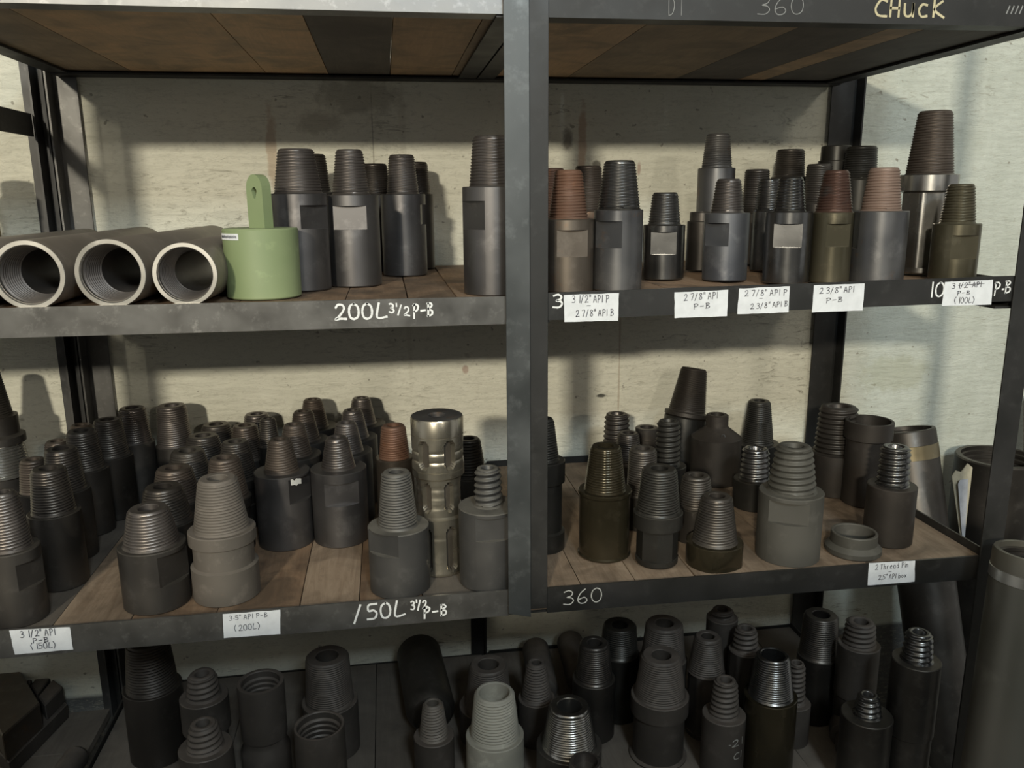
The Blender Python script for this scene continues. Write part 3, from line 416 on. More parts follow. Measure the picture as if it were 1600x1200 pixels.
# top shelf, upper shelf, lower shelf, bottom shelf: left and right bays
rail(-.70, .192, Z+.274, Z+.324, -.001, .001, 'rack_silver', label='silvery rail of the highest shelf, its highlight painted in')  # highlight on the left rail put into a brighter material
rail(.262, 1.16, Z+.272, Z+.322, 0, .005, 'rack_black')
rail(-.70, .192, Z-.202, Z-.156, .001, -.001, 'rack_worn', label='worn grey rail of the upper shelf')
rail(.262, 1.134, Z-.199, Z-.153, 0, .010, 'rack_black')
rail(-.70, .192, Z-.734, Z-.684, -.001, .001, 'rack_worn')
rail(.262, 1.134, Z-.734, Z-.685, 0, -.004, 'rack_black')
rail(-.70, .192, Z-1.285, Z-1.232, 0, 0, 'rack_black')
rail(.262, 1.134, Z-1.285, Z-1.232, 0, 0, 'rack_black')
for zb, h in ((.270, .05), (-.203, .040), (-.734, .053), (-1.285, .05)):
    rail(-.70, .24, Z+zb, Z+zb+h, 0, 0, 'rack_black', y=2.045, s=-1, fl=.05)
    rail(.24, 1.137, Z+zb, Z+zb+h+(.006 if zb < -.5 else 0), 0, 0, 'rack_black', y=2.045, s=-1, fl=.05)
def side(x, zb, h, sgn, mat='rack_black', y0=1.335, y1=2.04, rise=0):
    bm = bmesh.new(); a, b = sorted((x, x+sgn*.004)); box(bm, a, b, y0, y1, Z+zb, Z+zb+h)
    c, d = sorted((x+sgn*.004, x+sgn*.04)); box(bm, c, d, y0, y1, Z+zb, Z+zb+.004)
    for v in bm.verts:
        if v.co.y < 1.6: v.co.z += rise
    rp('side_rail', bm, mat)
for zb, h in ((.272, .05), (-.203, .050), (-.734, .056), (-1.285, .06)):
    side(-.704, zb, h, 1); side(1.134, zb, h+.003, -1)
    side(.222, zb-.0005, h-.014, -1); side(.226, zb-.0005, h-.014, 1)
def post(x0, x1, y, z0, z1, s, mat, label=None, web=.036, side_at=None, t=.004, cut=0):
    bm = bmesh.new(); ya, yb = sorted((y, y+s*t)); vs = box(bm, x0, x1, ya, yb, z0, z1, .0006)
    if cut:
        for v in bm.verts:
            if v.co.z < z0+.01: v.co.z -= cut*(v.co.x-x0)/(x1-x0)
    sx = x0 if side_at == 'l' else x1-t
    wa, wb = sorted((y+s*t, y+s*web)); box(bm, sx, sx+t, wa, wb, z0, z1)
    return rp('upright_post', bm, mat, label)
post(.191, .231, 1.321, Z-.725, Z+.60, 1, 'rack_post_lit', 'blue grey lit half of the middle upright', side_at='r', cut=.010, web=.0085)  # lit tone of this half is part of its colour
post(.2315, .262, 1.3255, Z-.722, Z+.60, 1, 'rack_black', 'half of the middle upright, its shade painted black', side_at='l', web=.0045)  # shaded look of this half comes from the darker material
post(1.121, 1.168, 1.325, 0, Z+.60, 1, 'rack_black', side_at='r')
post(-.745, -.705, 1.325, 0, Z+.60, 1, 'rack_black', side_at='l')
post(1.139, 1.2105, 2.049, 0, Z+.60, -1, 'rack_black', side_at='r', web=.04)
post(-.7185, -.666, 2.052, 0, Z+.60, -1, 'rack_worn', 'grey lit flange of the left rear upright', side_at='l', web=.045)  # lighter material carries the light falling on this flange
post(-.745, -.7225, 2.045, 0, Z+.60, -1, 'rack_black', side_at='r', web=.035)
post(.19, .23, 2.052, 0, Z-.70, -1, 'rack_black', side_at='r')

def planks(name_mat, seams, x0, x1, z0, z1, y0=1.336, y1=2.038, mats=None, skew=0):
    xs = [x0]+[s for s in seams if x0 < s < x1]+[x1]
    for i, (a, b) in enumerate(zip(xs, xs[1:])):
        if b-a < .004: continue
        mt = mats[i % len(mats)] if mats else name_mat
        bm = bmesh.new(); dz = random.uniform(-.0012, .0012)
        ys = [y0+(y1-y0)*k/6 for k in range(7)]
        g = .0004
        ja = [random.uniform(0, .0010) for _ in ys]; jb = [random.uniform(0, .0010) for _ in ys]
        R_ = []
        for k, y in enumerate(ys):
            R_.append([bm.verts.new(p) for p in ((a+g+ja[k], y, z0), (b-g-jb[k], y, z0), (b-g-jb[k], y, z1+dz), (a+g+ja[k], y, z1+dz))])
        for A, B in zip(R_, R_[1:]):
            for q in range(4):
                r = (q+1) % 4; bm.faces.new((A[q], A[r], B[r], B[q]))
        bm.faces.new(R_[0]); bm.faces.new(list(reversed(R_[-1]))); bmesh.ops.recalc_face_normals(bm, faces=bm.faces)
        if skew: 
            for v in bm.verts: v.co.z += skew*(v.co.x-.26)/.85
        rp('plank', bm, mt)
# top shelf: underside in view
planks('wood_under', SEAM_T, -.698, .218, Z+.2785, Z+.300, mats=['wood_brown', 'wood_under', 'wood_under', 'wood_dark', 'wood_under', 'wood_brown', 'wood_dark'])
planks('wood_under', SEAM_T, .230, 1.130, Z+.2785, Z+.300, mats=['wood_under', 'wood_brown', 'wood_dark', 'wood_under', 'wood_dark'])
planks('wood', [-.52, -.38, -.24]+SEAM_M, -.698, .218, Z-.1985, Z-.1605, mats=['wood'])
planks('wood', [.36, .50, .63, .77, .9, 1.02], .230, 1.130, Z-.1945, Z-.1635, mats=['wood'], skew=.008)
planks('wood', SEAM_L, -.698, .218, Z-.7295, Z-.6905, mats=['wood_grey', 'wood_dusty', 'wood', 'wood', 'wood_dusty', 'wood'])
planks('wood', SEAM_L, .230, 1.130, Z-.7295, Z-.6905, mats=['wood_dusty'])
planks('wood_grey', [-.55, -.40, -.24]+SEAM_B+[.06], -.698, .218, Z-1.2805, Z-1.2355, mats=['wood_grey'])
planks('wood_grey', [.38, .55, .72, .88, 1.0], .230, 1.130, Z-1.2805, Z-1.2355, mats=['wood_grey'])

# ------------------------------------------------------------------ handwriting
G = {
 '0': [[(.3, 1), (.1, .85), (.02, .5), (.1, .12), (.3, 0), (.5, .15), (.56, .5), (.48, .86), (.3, 1)]],
 '1': [[(.3, 1), (.3, 0)]],
 '2': [[(.05, .78), (.18, .97), (.4, .97), (.5, .78), (.42, .52), (.2, .22), (0, .02), (.25, .06), (.6, .04)]],
 '3': [[(.05, .92), (.3, 1), (.5, .84), (.42, .62), (.2, .54), (.45, .46), (.54, .24), (.35, .02), (.02, .06)]],
 '5': [[(.55, 1), (.12, .96), (.1, .58), (.36, .6), (.54, .38), (.42, .08), (.02, .04)]],
 '6': [[(.42, 1), (.16, .7), (.04, .3), (.16, .03), (.4, .02), (.52, .22), (.38, .42), (.08, .3)]],
 '7': [[(.02, .98), (.5, .98), (.2, 0)]],
 '8': [[(.48, .85), (.28, 1), (.08, .82), (.3, .54), (.52, .25), (.3, 0), (.06, .2), (.3, .54), (.48, .85)]],
 'A': [[(0, 0), (.25, 1), (.52, 0)], [(.1, .36), (.44, .36)]],
 'P': [[(.08, -.05), (.12, 1)], [(.02, .9), (.3, 1), (.54, .8), (.4, .52), (.12, .45)]],
 'I': [[(.15, 1), (.15, 0)]],
 'B': [[(.08, 0), (.1, 1)], [(.02, .98), (.36, .98), (.46, .76), (.1, .54), (.48, .4), (.46, .08), (.02, 0)]],
 'L': [[(.2, 1), (.08, .06), (.62, .1)]],
 'C': [[(.6, .9), (.3, .98), (.05, .5), (.2, .08), (.62, .02)]],
 'H': [[(.08, 1), (.08, 0)], [(.5, 1), (.5, 0)], [(.08, .5), (.5, .5)]],
 'D': [[(.1, 0), (.1, 1), (.4, .85), (.5, .5), (.38, .12), (.1, 0)]],
 'T': [[(.02, .95), (.55, .98)], [(.28, .95), (.26, 0)]],
 'u': [[(.05, .75), (.08, .15), (.26, 0), (.45, .2), (.48, .75)], [(.48, .75), (.5, 0)]],
 'c': [[(.45, .68), (.2, .7), (.05, .35), (.2, .02), (.48, .05)]],
 'k': [[(.08, 1.05), (.08, 0)], [(.5, .9), (.1, .42), (.62, -.05)]],
 'h': [[(.08, 1), (.08, 0)], [(.08, .45), (.3, .6), (.4, .4), (.42, 0)]],
 'r': [[(.08, .6), (.08, 0)], [(.08, .4), (.22, .6), (.36, .58)]],
 'e': [[(.06, .34), (.42, .38), (.3, .62), (.08, .45), (.1, .1), (.42, .06)]],
 'a': [[(.42, .58), (.15, .6), (.05, .25), (.2, .02), (.42, .25)], [(.42, .6), (.46, 0)]],
 'd': [[(.42, .5), (.15, .55), (.05, .22), (.2, .02), (.42, .2)], [(.42, 1), (.44, 0)]],
 'i': [[(.12, .6), (.12, 0)], [(.12, .8), (.12, .86)]],
 'n': [[(.06, .6), (.06, 0)], [(.06, .4), (.28, .6), (.4, .4), (.4, 0)]],
 'b': [[(.06, 1), (.06, 0), (.35, .02), (.42, .3), (.25, .55), (.06, .4)]],
 'o': [[(.25, .6), (.06, .4), (.1, .06), (.32, .02), (.44, .3), (.25, .6)]],
 'x': [[(.04, .6), (.42, 0)], [(.42, .6), (.04, 0)]],
 '-': [[(.08, .45), (.5, .48)]], '/': [[(.4, 1.05), (.02, -.1)]], '(': [[(.3, 1.1), (.06, .6), (.28, -.1)]], ')': [[(.1, 1.1), (.36, .5), (.1, -.12)]],
 '"': [[(.1, 1.1), (.1, .8)], [(.28, 1.1), (.28, .8)]], "'": [[(.12, 1.15), (.12, .85)]], '.': [[(.1, .35), (.22, .35)]], ',': [[(.14, .12), (.06, -.12)]], ' ': [],
}
WID = {'1': .5, ' ': .4, 'I': .4, "'": .25, '.': .38, ',': .3, '"': .45, 'i': .3}
def stroke(bm, pts, w, y, th):
    P = [Vector(p) for p in pts]
    dense = []
    for i in range(len(P)-1):
        p0 = P[max(i-1, 0)]; p1 = P[i]; p2 = P[i+1]; p3 = P[min(i+2, len(P)-1)]
        n = 4 if len(P) > 2 else 1
        for k in range(n):
            t = k/n
            dense.append(.5*((2*p1)+(p2-p0)*t+(2*p0-5*p1+4*p2-p3)*t*t+(3*p1-p0-3*p2+p3)*t**3))
    dense.append(P[-1])
    L, R_ = [], []
    for i, p in enumerate(dense):
        d = (dense[min(i+1, len(dense)-1)]-dense[max(i-1, 0)])
        if d.length < 1e-9: d = Vector((1, 0))
        d.normalize(); nrm = Vector((-d.y, d.x))*w*.5*random.uniform(.85, 1.15)
        if i == 0: p = p-d*w*.4
        if i == len(dense)-1: p = p+d*w*.4
        L.append(p+nrm); R_.append(p-nrm)
    fl = [[bm.verts.new((q.x, y, q.y)) for q in S] for S in (L, R_)]
    for i in range(len(dense)-1):
        bm.faces.new((fl[0][i], fl[0][i+1], fl[1][i+1], fl[1][i]))
    ext = bmesh.ops.extrude_face_region(bm, geom=[f for f in bm.faces if all(v in set(fl[0]+fl[1]) for v in f.verts)])
    for g in ext['geom']:
        if isinstance(g, bmesh.types.BMVert): g.co.y -= th
def write(bm, t, a, b, h, w, y, th=.0004):
    adv = [WID.get(c, .74) for c in t]; tot = sum(adv)-.14
    ax, az = a; bx, bz = b; X = 0
    for c, ad in zip(t, adv):
        for pl in G[c]:
            pts = []
            for (u, v) in pl:
                f = (X+u)/tot
                pts.append((ax+(bx-ax)*f+random.uniform(-.01, .01)*h, az+(bz-az)*f+v*h+random.uniform(-.015, .015)*h))
            stroke(bm, pts, w, y, th)
        X += ad
for lab, lines in TEXTS:
    bm = bmesh.new()
    yy = 1.3298 if 'scratched' not in lab else 1.3298
    for (t, a, b, h, w, c) in lines: write(bm, t, a, b, h, w, yy)
    rp('painted_lettering', bm, 'paint_'+lines[0][5], lab+' lettering')
def paper(quad, lines, old):
    bl, br, tr, tl = [Vector((p[0], p[1])) for p in quad]
    bm = bmesh.new(); n, m = 10, 5; g = []
    for j in range(m+1):
        for i in range(n+1):
            u, v = i/n, j/m; p = (bl*(1-u)+br*u)*(1-v)+(tl*(1-u)+tr*u)*v
            edge = .0006 if (i in (0, n) or j in (0, m)) else 0
            g.append(bm.verts.new((p.x+random.uniform(-1, 1)*edge*.6, 1.3290-random.uniform(0, .0004)-edge*.4*random.random(), p.y+random.uniform(-1, 1)*edge*.6)))
    for j in range(m):
        for i in range(n): bm.faces.new((g[j*(n+1)+i], g[j*(n+1)+i+1], g[(j+1)*(n+1)+i+1], g[(j+1)*(n+1)+i]))
    ext = bmesh.ops.extrude_face_region(bm, geom=list(bm.faces))
    for q in ext['geom']:
        if isinstance(q, bmesh.types.BMVert): q.co.y += .0006
    bmesh.ops.recalc_face_normals(bm, faces=bm.faces)
    o = rp('paper_label', bm, 'paper', 'handwritten white paper label')
    bm = bmesh.new()
    for (t, a, b, h, w, c) in lines: write(bm, t, a, b, h, w, 1.3280, .0002)
    k = mesh_obj('handwriting', bm, M_['ink'], o)
for i, (q, l) in enumerate(PAPERS): paper(q, l, i)

# ------------------------------------------------------------------ threaded adapters
def body_mesh(R, H, fl, e, base_r=None):
    waist, poly = e.get('waist'), e.get('poly')
    ext = []
    for (az, z0, z1) in fl:
        a = math.radians(az); d = math.acos(.80); ext += [a-d, a+d]
    n = 48; angs = angles(n, ext)
    prof = [(R*.965, 0), (R, .002)]
    zt = H-.0015
    ev = set()
    for (az, z0, z1) in fl: ev |= {z0, z1}
    zz = []
    for z in sorted(ev): 
        if .004 < z < zt-.001: zz += [z-.0001, z+.0001]
    if waist:
        top, bot, k = waist
        z1, z0 = H*top, H*bot
        big = e.get('big', 1.0)
        prof = [(R*.965, 0), (R, .002)]
        if z0 > .006: prof += [(R, z0-.003), (R*k, z0)]
        else: prof = [(R*k*.97, 0), (R*k, .002)]
        prof += [(R*k, z) for z in zz if z0+.001 < z < z1-.001]
        prof += [(R*k, z1), (R*big, z1+.003), (R*big, zt), (R*big-.0015, H)]
    elif poly:
        top, k = poly[0], poly[1]
        z1 = H*min(top, .995)
        prof = [(R*k*.95, 0), (R*k, .003), (R*k, .012), (R*k, .0121), (R*k, z1-.004)]
        if top < 1: prof += [(R*1.0, z1), (R, zt), (R-.0015, H)]
        else: prof += [(R*k, zt), (R*k-.001, H)]
    else:
        prof += [(R, z) for z in zz]+[(R, zt), (R-.0015, H)]
    def rf(r, z, a):
        for (az, z0, z1) in fl:
            if z0 < z < z1:
                c = math.cos(a-math.radians(az))
                if c > .05: r = min(r, .80*R/c)
        if poly and .0121 <= z < H*min(poly[0], 1.1)-.002:
            m = poly[2]; s = 2*PI/m; q = ((a+.3) % s)-s/2
            r = min(r, R*poly[1]*.90/math.cos(q)) 
        return r
    bm = bmesh.new()
    if poly:
        s = 2*PI/poly[2]; angs = angles(24*3, [k*s-.3 for k in range(poly[2])])
    prof.append((base_r or R*.4, H)); prof.append((.0008, H-.0002))
    surf_rev(bm, prof, angs, rf, cap0=True, cap1=True)
    return bm
def pin_mesh(r0, r1, h, style, bore=.5, cap=False):
    bm = bmesh.new(); n = 44
    pitch, dp, sub = {'fine': (.0050, .0017, 4), 'mid': (.0064, .0022, 4), 'coarse': (.0118, .0040, 8)}.get(style, (h, 0, 1))
    zs0 = .004; zs1 = h-(.0042 if style != 'coarse' else .004)
    rr = lambda z: r0+(r1-r0)*z/h
    if style == 'none':
        surf_rev(bm, [(r0, 0), (r1, h-.002), (r1-.002, h), (r1*max(bore, .6), h), (r1*max(bore, .6), h-.03), (.001, h-.031)], angles(n), cap0=False)
        return bm
    rows = int(math.ceil((zs1-zs0)/pitch*sub))+sub
    def shape(k):
        t = (k % sub)/sub
        if style == 'coarse': return -dp*(.5-.5*math.cos(2*PI*t))**.8*1.0 if True else 0
        if style == 'mid': return (0, -dp*.35, -dp, -dp*.35)[k % sub]
        return (0, -dp*.12, -dp, -dp*.85)[k % sub]
    cols = []
    for i in range(n+1):
        a = 2*PI*i/n; col = []
        for k in range(-sub, rows+1):
            z = zs0+(k/sub+i/n)*pitch; zc = min(max(z, zs0), zs1)
            r = rr(zc)+(shape(k % sub) if zs0 < z < zs1 else -dp)
            col.append(bm.verts.new((r*math.cos(a), r*math.sin(a), zc)))
        cols.append(col)
    for i in range(n):
        for k in range(len(cols[0])-1):
            try: bm.faces.new((cols[i][k], cols[i+1][k], cols[i+1][k+1], cols[i][k+1]))
            except ValueError: pass
    ang = [2*PI*i/n for i in range(n)]
    surf_rev(bm, [(r0+.0008, 0), (rr(zs0)-dp, zs0)], ang, cap0=False)
    top = rr(zs1)-dp
    b = r1*bore
    if style == 'coarse': pr = [(top, zs1), (top, h-.002), (top-.002, h), (b+.001, h), (b, h-.0015), (b, h-.045), (.001, h-.046)]
    else: pr = [(top, zs1), (top-.0005, h-.0025), (top-.003, h), (b+.0015, h), (b, h-.0015), (b, h-.05), (.001, h-.051)]
    surf_rev(bm, pr, ang, cap0=False)
    bmesh.ops.remove_doubles(bm, verts=bm.verts, dist=2e-5)
    bmesh.ops.dissolve_degenerate(bm, edges=bm.edges, dist=1e-6)
    return bm
CACHE = {}
GROUPS = {'L': 'adapters in the leftmost row', 'A': 'adapters in the wide row', 'B': 'adapters in the collared row', 'C': 'adapters in the first slim row', 'D': 'adapters in the second slim row', 'S': 'adapters on the left upper shelf', 'R': 'adapters on the right upper shelf', 'H': 'adapters on the right lower shelf', 'J': 'adapters on the bottom shelf'}
for (cid, mat, th, loc, dim, fl, label, e) in SUBS:
    R, H, r0, r1, h = dim
    t = thing('threaded_adapter', label, 'pipe adapter', loc, group=GROUPS.get(cid[0]))
    r0 = min(r0, R*.93)
    key = (round(R, 4), round(H, 4), tuple(map(tuple, fl)), repr(sorted(e.items())), th)
    mesh_obj('body', body_mesh(R, H, fl, e), M_[mat], t, smooth=28)
    pm = e.get('pin', mat); pl_ = pm != mat; pm = {'steel': 'pin_steel', 'steeld': 'pin_steel', 'dark': 'pin_dark', 'blue': 'pin_steel'}.get(pm, pm)
    if e.get('cone'):
        bm = bmesh.new(); surf_rev(bm, [(R*.97, 0), (R*.5, .022), (r0, .026), (r1, h-.002), (r1-.003, h), (r1*.6, h), (r1*.55, h-.03), (.001, h-.031)], angles(40), cap0=False)
        o = mesh_obj('nozzle', bm, M_[pm], t, smooth=30, loc=(0, 0, H))
        bm = bmesh.new(); surf_rev(bm, [(.004, -.006), (.004, .0006), (.0055, .0008), (.0055, -.006)], angles(16), cap0=False)
        o = mesh_obj('side_hole', bm, M_['rack_black'], t, loc=(-.002, -R*.74, H+.011)); o.rotation_euler = (math.radians(65), 0, 0)
        continue
    ck = (round(r0, 3), round(r1, 3), round(h, 3), th, e.get('bore', .5), pm)
    if ck in CACHE:
        o = bpy.data.objects.new('threaded_pin', CACHE[ck]); COL.objects.link(o); o.parent = t
    else:
        o = mesh_obj('threaded_pin', pin_mesh(round(r0, 3), round(r1, 3), round(h, 3), th, e.get('bore', .5)), M_[pm], t, smooth=(62 if th == 'coarse' else 40)); CACHE[ck] = o.data
    o.location = (0, 0, H-.0003); o.rotation_euler.z = random.uniform(0, 6.28)
    if cid == 'C0':
        bm = bmesh.new(); A = [math.radians(-66+k*4) for k in range(7)]
        zz = [(H-.020+random.uniform(0, .004), H-.006+random.uniform(-.002, .002)) for _ in A]
        for k in range(6):
            q = [bm.verts.new(((R+.0003)*math.cos(a), (R+.0003)*math.sin(a), z)) for a, z in ((A[k], zz[k][0]), (A[k+1], zz[k+1][0]), (A[k+1], zz[k+1][1]), (A[k], zz[k][1]))]; bm.faces.new(q)
        mesh_obj('paint_chip', bm, M_['paint_t'], t)['label'] = 'pale chip under the shoulder'
    if cid == 'J18':
        bm = bmesh.new()
        write(bm, '.21', (-.020, H-.052), (.018, H-.050), .016, .0022, 0, .0003); write(bm, 'CI', (-.006, H-.084), (.018, H-.082), .015, .0022, 0, .0003)
        for v in bm.verts:
            a = -PI/2+.25+v.co.x/R; v.co.x, v.co.y = (R+.0004)*math.cos(a), (R+.0004)*math.sin(a)
        mesh_obj('chalk_marks', bm, M_['paint_t'], t)['label'] = 'white chalk marks'
    if pl_: o['label'] = {'rust': 'orange rusted thread', 'gloss': 'glossy wet looking thread', 'redbrown': 'reddish brown thread', 'pinkrust': 'pale pink rusted thread', 'brownsteel': 'brownish thread', 'brownpin': 'brownish thread', 'shiny': 'bright metal thread', 'pin_dark': 'dark grey thread', 'dusty': 'dusty pale thread'}[pm]

# ------------------------------------------------------------------ box pipes on the upper shelf
def pipe(loc, yawd, R, L, label, mat='pipe_brown', pitchd=0):
    t = thing('steel_pipe', label, 'pipe', loc, (0, 0, math.radians(yawd)), 'pipes lying on the upper shelf')
    def rx(bm):
        for v in bm.verts: x, y, z = v.co; v.co = (x, z, y+R)
    ri = R*.84; A = angles(56)
    bm = bmesh.new(); surf_rev(bm, [(ri*.99, .003), (R*.985, 0), (R, .0015), (R, L-.004), (R*.96, L), (ri, L), (ri, L-.002)], A, cap0=False); rx(bm); bmesh.ops.recalc_face_normals(bm, faces=bm.faces)
    mesh_obj('tube', bm, M_[mat], t, smooth=30)
    bm = bmesh.new(); surf_rev(bm, [(R*.995, -.0006), (R*.985, -.0012), (ri*1.03, -.0012), (ri, .001), (ri, .012)], A, cap0=False); rx(bm)
    o = mesh_obj('machined_face', bm, M_['machined'], t, smooth=30); o['label'] = 'bright machined ring face'
    bm = bmesh.new(); pr = [(ri, .012)]; z = .014; k = 0
    while z < .060:
        rb = ri-.0005-.005*(z-.012)/.05
        pr += [(rb-.0022, z), (rb-.0022, z+.0016), (rb+.0002, z+.0030), (rb+.0002, z+.0040)]; z += .0062
    pr += [(ri-.0085, .064), (ri-.0085, L-.07), (ri-.004, L-.06), (ri-.004, L-.004)]
    surf_rev(bm, pr, A, cap0=False); rx(bm); mesh_obj('internal_thread', bm, M_['pin_steel'], t, smooth=25)
    return t
pipe((-.536, 1.338, Z-.160), 0, .0525, .62, 'leftmost fully visible steel pipe lying end on with threaded mouth')
pipe((-.419, 1.338, Z-.160), -2.2, .0525, .66, 'middle steel pipe lying end on, between the two others')
pipe((-.310, 1.338, Z-.160), -2.0, .0490, .50, 'steel pipe lying end on beside the green lifting plug')
pipe((-.645, 1.338, Z-.160), .2, .0515, .60, 'steel pipe at the left edge of the picture, only its back showing')

# ------------------------------------------------------------------ green lifting plug
t = thing('lifting_plug', 'light green painted steel plug with a tall rounded lifting eye', 'lifting plug', (-.207, 1.441, Z-.1593))
bm = bmesh.new(); surf_rev(bm, [(.059, 0), (.061, .002), (.0615, .112), (.0595, .1145), (.03, .1145), (.001, .1143)], angles(64), cap0=True, cap1=True)
mesh_obj('base', bm, M_['green_paint'], t, smooth=30)
bm = bmesh.new(); w, th_, hh = .0175, .0100, .087
out = [(-w, 0), (-w*1.02, hh-.024)]+[(-w*1.02*math.cos(a), hh-.024+.024*math.sin(a)) for a in [PI*k/14 for k in range(1, 14)]]+[(w*1.02, hh-.024), (w*1.05, 0)]
fr = [bm.verts.new((x, -th_, z)) for x, z in out]; bk = [bm.verts.new((x, th_, z)) for x, z in out]
hc = (0, hh-.030); hr = .0062; NH = len(out)
hf = [bm.verts.new((hc[0]+hr*math.cos(a), -th_, hc[1]+hr*1.5*math.sin(a))) for a in [PI+.0-2*PI*k/NH*-1*-1 for k in range(NH)]]
hb = [bm.verts.new((v.co.x, th_, v.co.z)) for v in hf]
import itertools
# order hole verts to follow the outline
def angof(p): return math.atan2(p[1]-hc[1], p[0]-hc[0])
oa = [angof(p) for p in out]
for i, v in enumerate(hf):
    a = oa[i]; v.co.x = hc[0]+hr*math.cos(a); v.co.z = hc[1]+hr*1.5*math.sin(a); hb[i].co.x = v.co.x; hb[i].co.z = v.co.z
for i in range(NH):
    j = (i+1) % NH
    for q in ((fr[i], fr[j], hf[j], hf[i]), (bk[j], bk[i], hb[i], hb[j]), (fr[j], fr[i], bk[i], bk[j]), (hf[i], hf[j], hb[j], hb[i])): bm.faces.new(q)
bmesh.ops.recalc_face_normals(bm, faces=bm.faces)
o = mesh_obj('lifting_eye', bm, M_['green_paint'], t, loc=(.002, 0, .1143)); o.rotation_euler.z = math.radians(-38)
bm = bmesh.new(); A = [math.radians(a) for a in range(196, 250, 6)]
for k in range(len(A)-1):
    q = [bm.verts.new((.0622*math.cos(a), .0622*math.sin(a), z)) for a, z in ((A[k], .097), (A[k+1], .097), (A[k+1], .107), (A[k], .107))]; bm.faces.new(q)
ex = bmesh.ops.extrude_face_region(bm, geom=list(bm.faces))
for g in ex['geom']:
    if isinstance(g, bmesh.types.BMVert): g.co.x *= .99; g.co.y *= .99
o = mesh_obj('sticker', bm, M_['paper'], t); o['label'] = 'narrow white sticker strip with small print'
bm = bmesh.new()
for k in range(22):
    a = math.radians(200+k*1.9); a2 = a+math.radians(1.1); zz = .1000+random.uniform(-.0004, .0004)
    q = [bm.verts.new((.0625*math.cos(x), .0625*math.sin(x), z)) for x, z in ((a, zz), (a2, zz), (a2, zz+.004), (a, zz+.004))]; bm.faces.new(q)
mesh_obj('print', bm, M_['ink'], o)

# ------------------------------------------------------------------ slotted steel tool
t = thing('slotted_tool', 'tall shiny steel tool with long pill shaped slots and ring grooves', 'drilling tool', (.080, 1.459, Z-.6898), (0, 0, .42))
HT = .302; RT = .0485
def prof_tool():
    z = 0; out = []
    def seg(z0, z1, r, n): return [(r, z0+(z1-z0)*k/n) for k in range(n+1)]
    out += [(RT*.93, 0)]+seg(.003, .112, RT*.97, 26)+[(RT*.90, .114)]+seg(.116, .188, RT*.86, 18)+[(RT*.97, .190)]+seg(.192, .203, RT, 2)+[(RT*.965, .2035), (RT*.965, .2045), (RT, .205)]
    out += seg(.206, .268, RT, 18)+[(RT*.965, .2685), (RT*.965, .2700), (RT, .2705), (RT, .299), (RT*.97, HT)]
    return out
def slot(z, a):
    s = 2*PI/6; q = ((a) % s)-s/2; x = q*RT
    for (z0, z1) in ((.212, .262), (.012, .095), (.128, .180)):
        c = (z0+z1)/2; hl = (z1-z0)/2-.009; dz = max(0, abs(z-c)-hl); d = math.hypot(x, dz)
        if d < .0098: return True
    return False
def rt_(r, z, a):
    if slot(z, a): return r-.009
    for g in (.223, .240, .256, .030, .052, .078, .135, .155, .172):
        if abs(z-g) < .0011: return r-.0012
    return r
bm = bmesh.new(); A = angles(132)
surf_rev(bm, prof_tool(), A, rt_, cap0=True, mfun=lambda z, a, k: 1 if slot(z, a) else 0)
mesh_obj('body', bm, [M_['tooling'], M_['tool_recess']], t, smooth=35)
bm = bmesh.new(); surf_rev(bm, [(RT*.97, HT), (RT*.93, HT+.001), (.017, HT+.001), (.0145, HT-.002), (.0145, HT-.03), (.001, HT-.031)], angles(56), cap0=False)
o = mesh_obj('end_face', bm, M_['steelb'], t, smooth=30); o['label'] = 'dark end face with a bright bore'

# ------------------------------------------------------------------ other pieces on the lower right shelf
def lathe_thing(name, label, cat, loc, prof, mat, rot=(0, 0, 0), n=48, group=None, part='body', extra=None, sm=30):
    t = thing(name, label, cat, loc, rot, group)
    bm = bmesh.new(); surf_rev(bm, prof, angles(n), cap0=False); bmesh.ops.recalc_face_normals(bm, faces=bm.faces)
    mesh_obj(part, bm, M_[mat], t, smooth=sm)
    for (nm, pr, mt, lb) in (extra or []):
        bm = bmesh.new(); surf_rev(bm, pr, angles(n), cap0=False); o = mesh_obj(nm, bm, M_[mt], t, smooth=sm)
        if lb: o['label'] = lb
    return t
def cup(R, H, col, colh, ri, depth=.06, k=1.0):
    return [(.001, 0), (R*.96, 0), (R, .002), (R*k, H-colh-.003), (col, H-colh), (col, H-.001), (col-.001, H), (ri+.001, H), (ri, H-.001), (ri, H-depth), (.001, H-depth)]
lathe_thing('flanged_ring', 'short grey dusty steel ring with a flange lying at the shelf front by the label', 'ring', (.893, 1.392, Z-.6898),
            [(.033, .001), (.050, .001), (.053, .004), (.053, .013), (.046, .020), (.044, .022), (.0435, .042), (.0425, .0435), (.0385, .0435), (.0375, .042), (.036, .001), (.033, .001)], 'greydust', n=56)
lathe_thing('box_coupling', 'black open topped coupling with a proud collar near the right end of the lower shelf', 'coupling', (1.130-.065, 1.640, Z-.6895), cup(.047, .195, .052, .040, .045), 'brownblack', n=56,
            extra=None)
t = lathe_thing('threaded_cone', 'brown black threaded cone leaning against the wall above the domed cap', 'pipe adapter', (.752, 1.958, Z-.555), [(.001, 0), (.052, 0), (.056, .003), (.056, .012), (.001, .0125)], 'brownblack', (math.radians(-6), math.radians(10), 0))
o = mesh_obj('threaded_pin', pin_mesh(.048, .033, .115, 'fine'), M_['brownblack'], t, smooth=30, loc=(0, 0, .012))
bm = bmesh.new(); surf_rev(bm, [(.05, 0), (.055, -.002), (.055, -.128), (.05, -.132)], angles(40), cap1=True, cap0=False); mesh_obj('lower_body', bm, M_['black'], t, smooth=30)

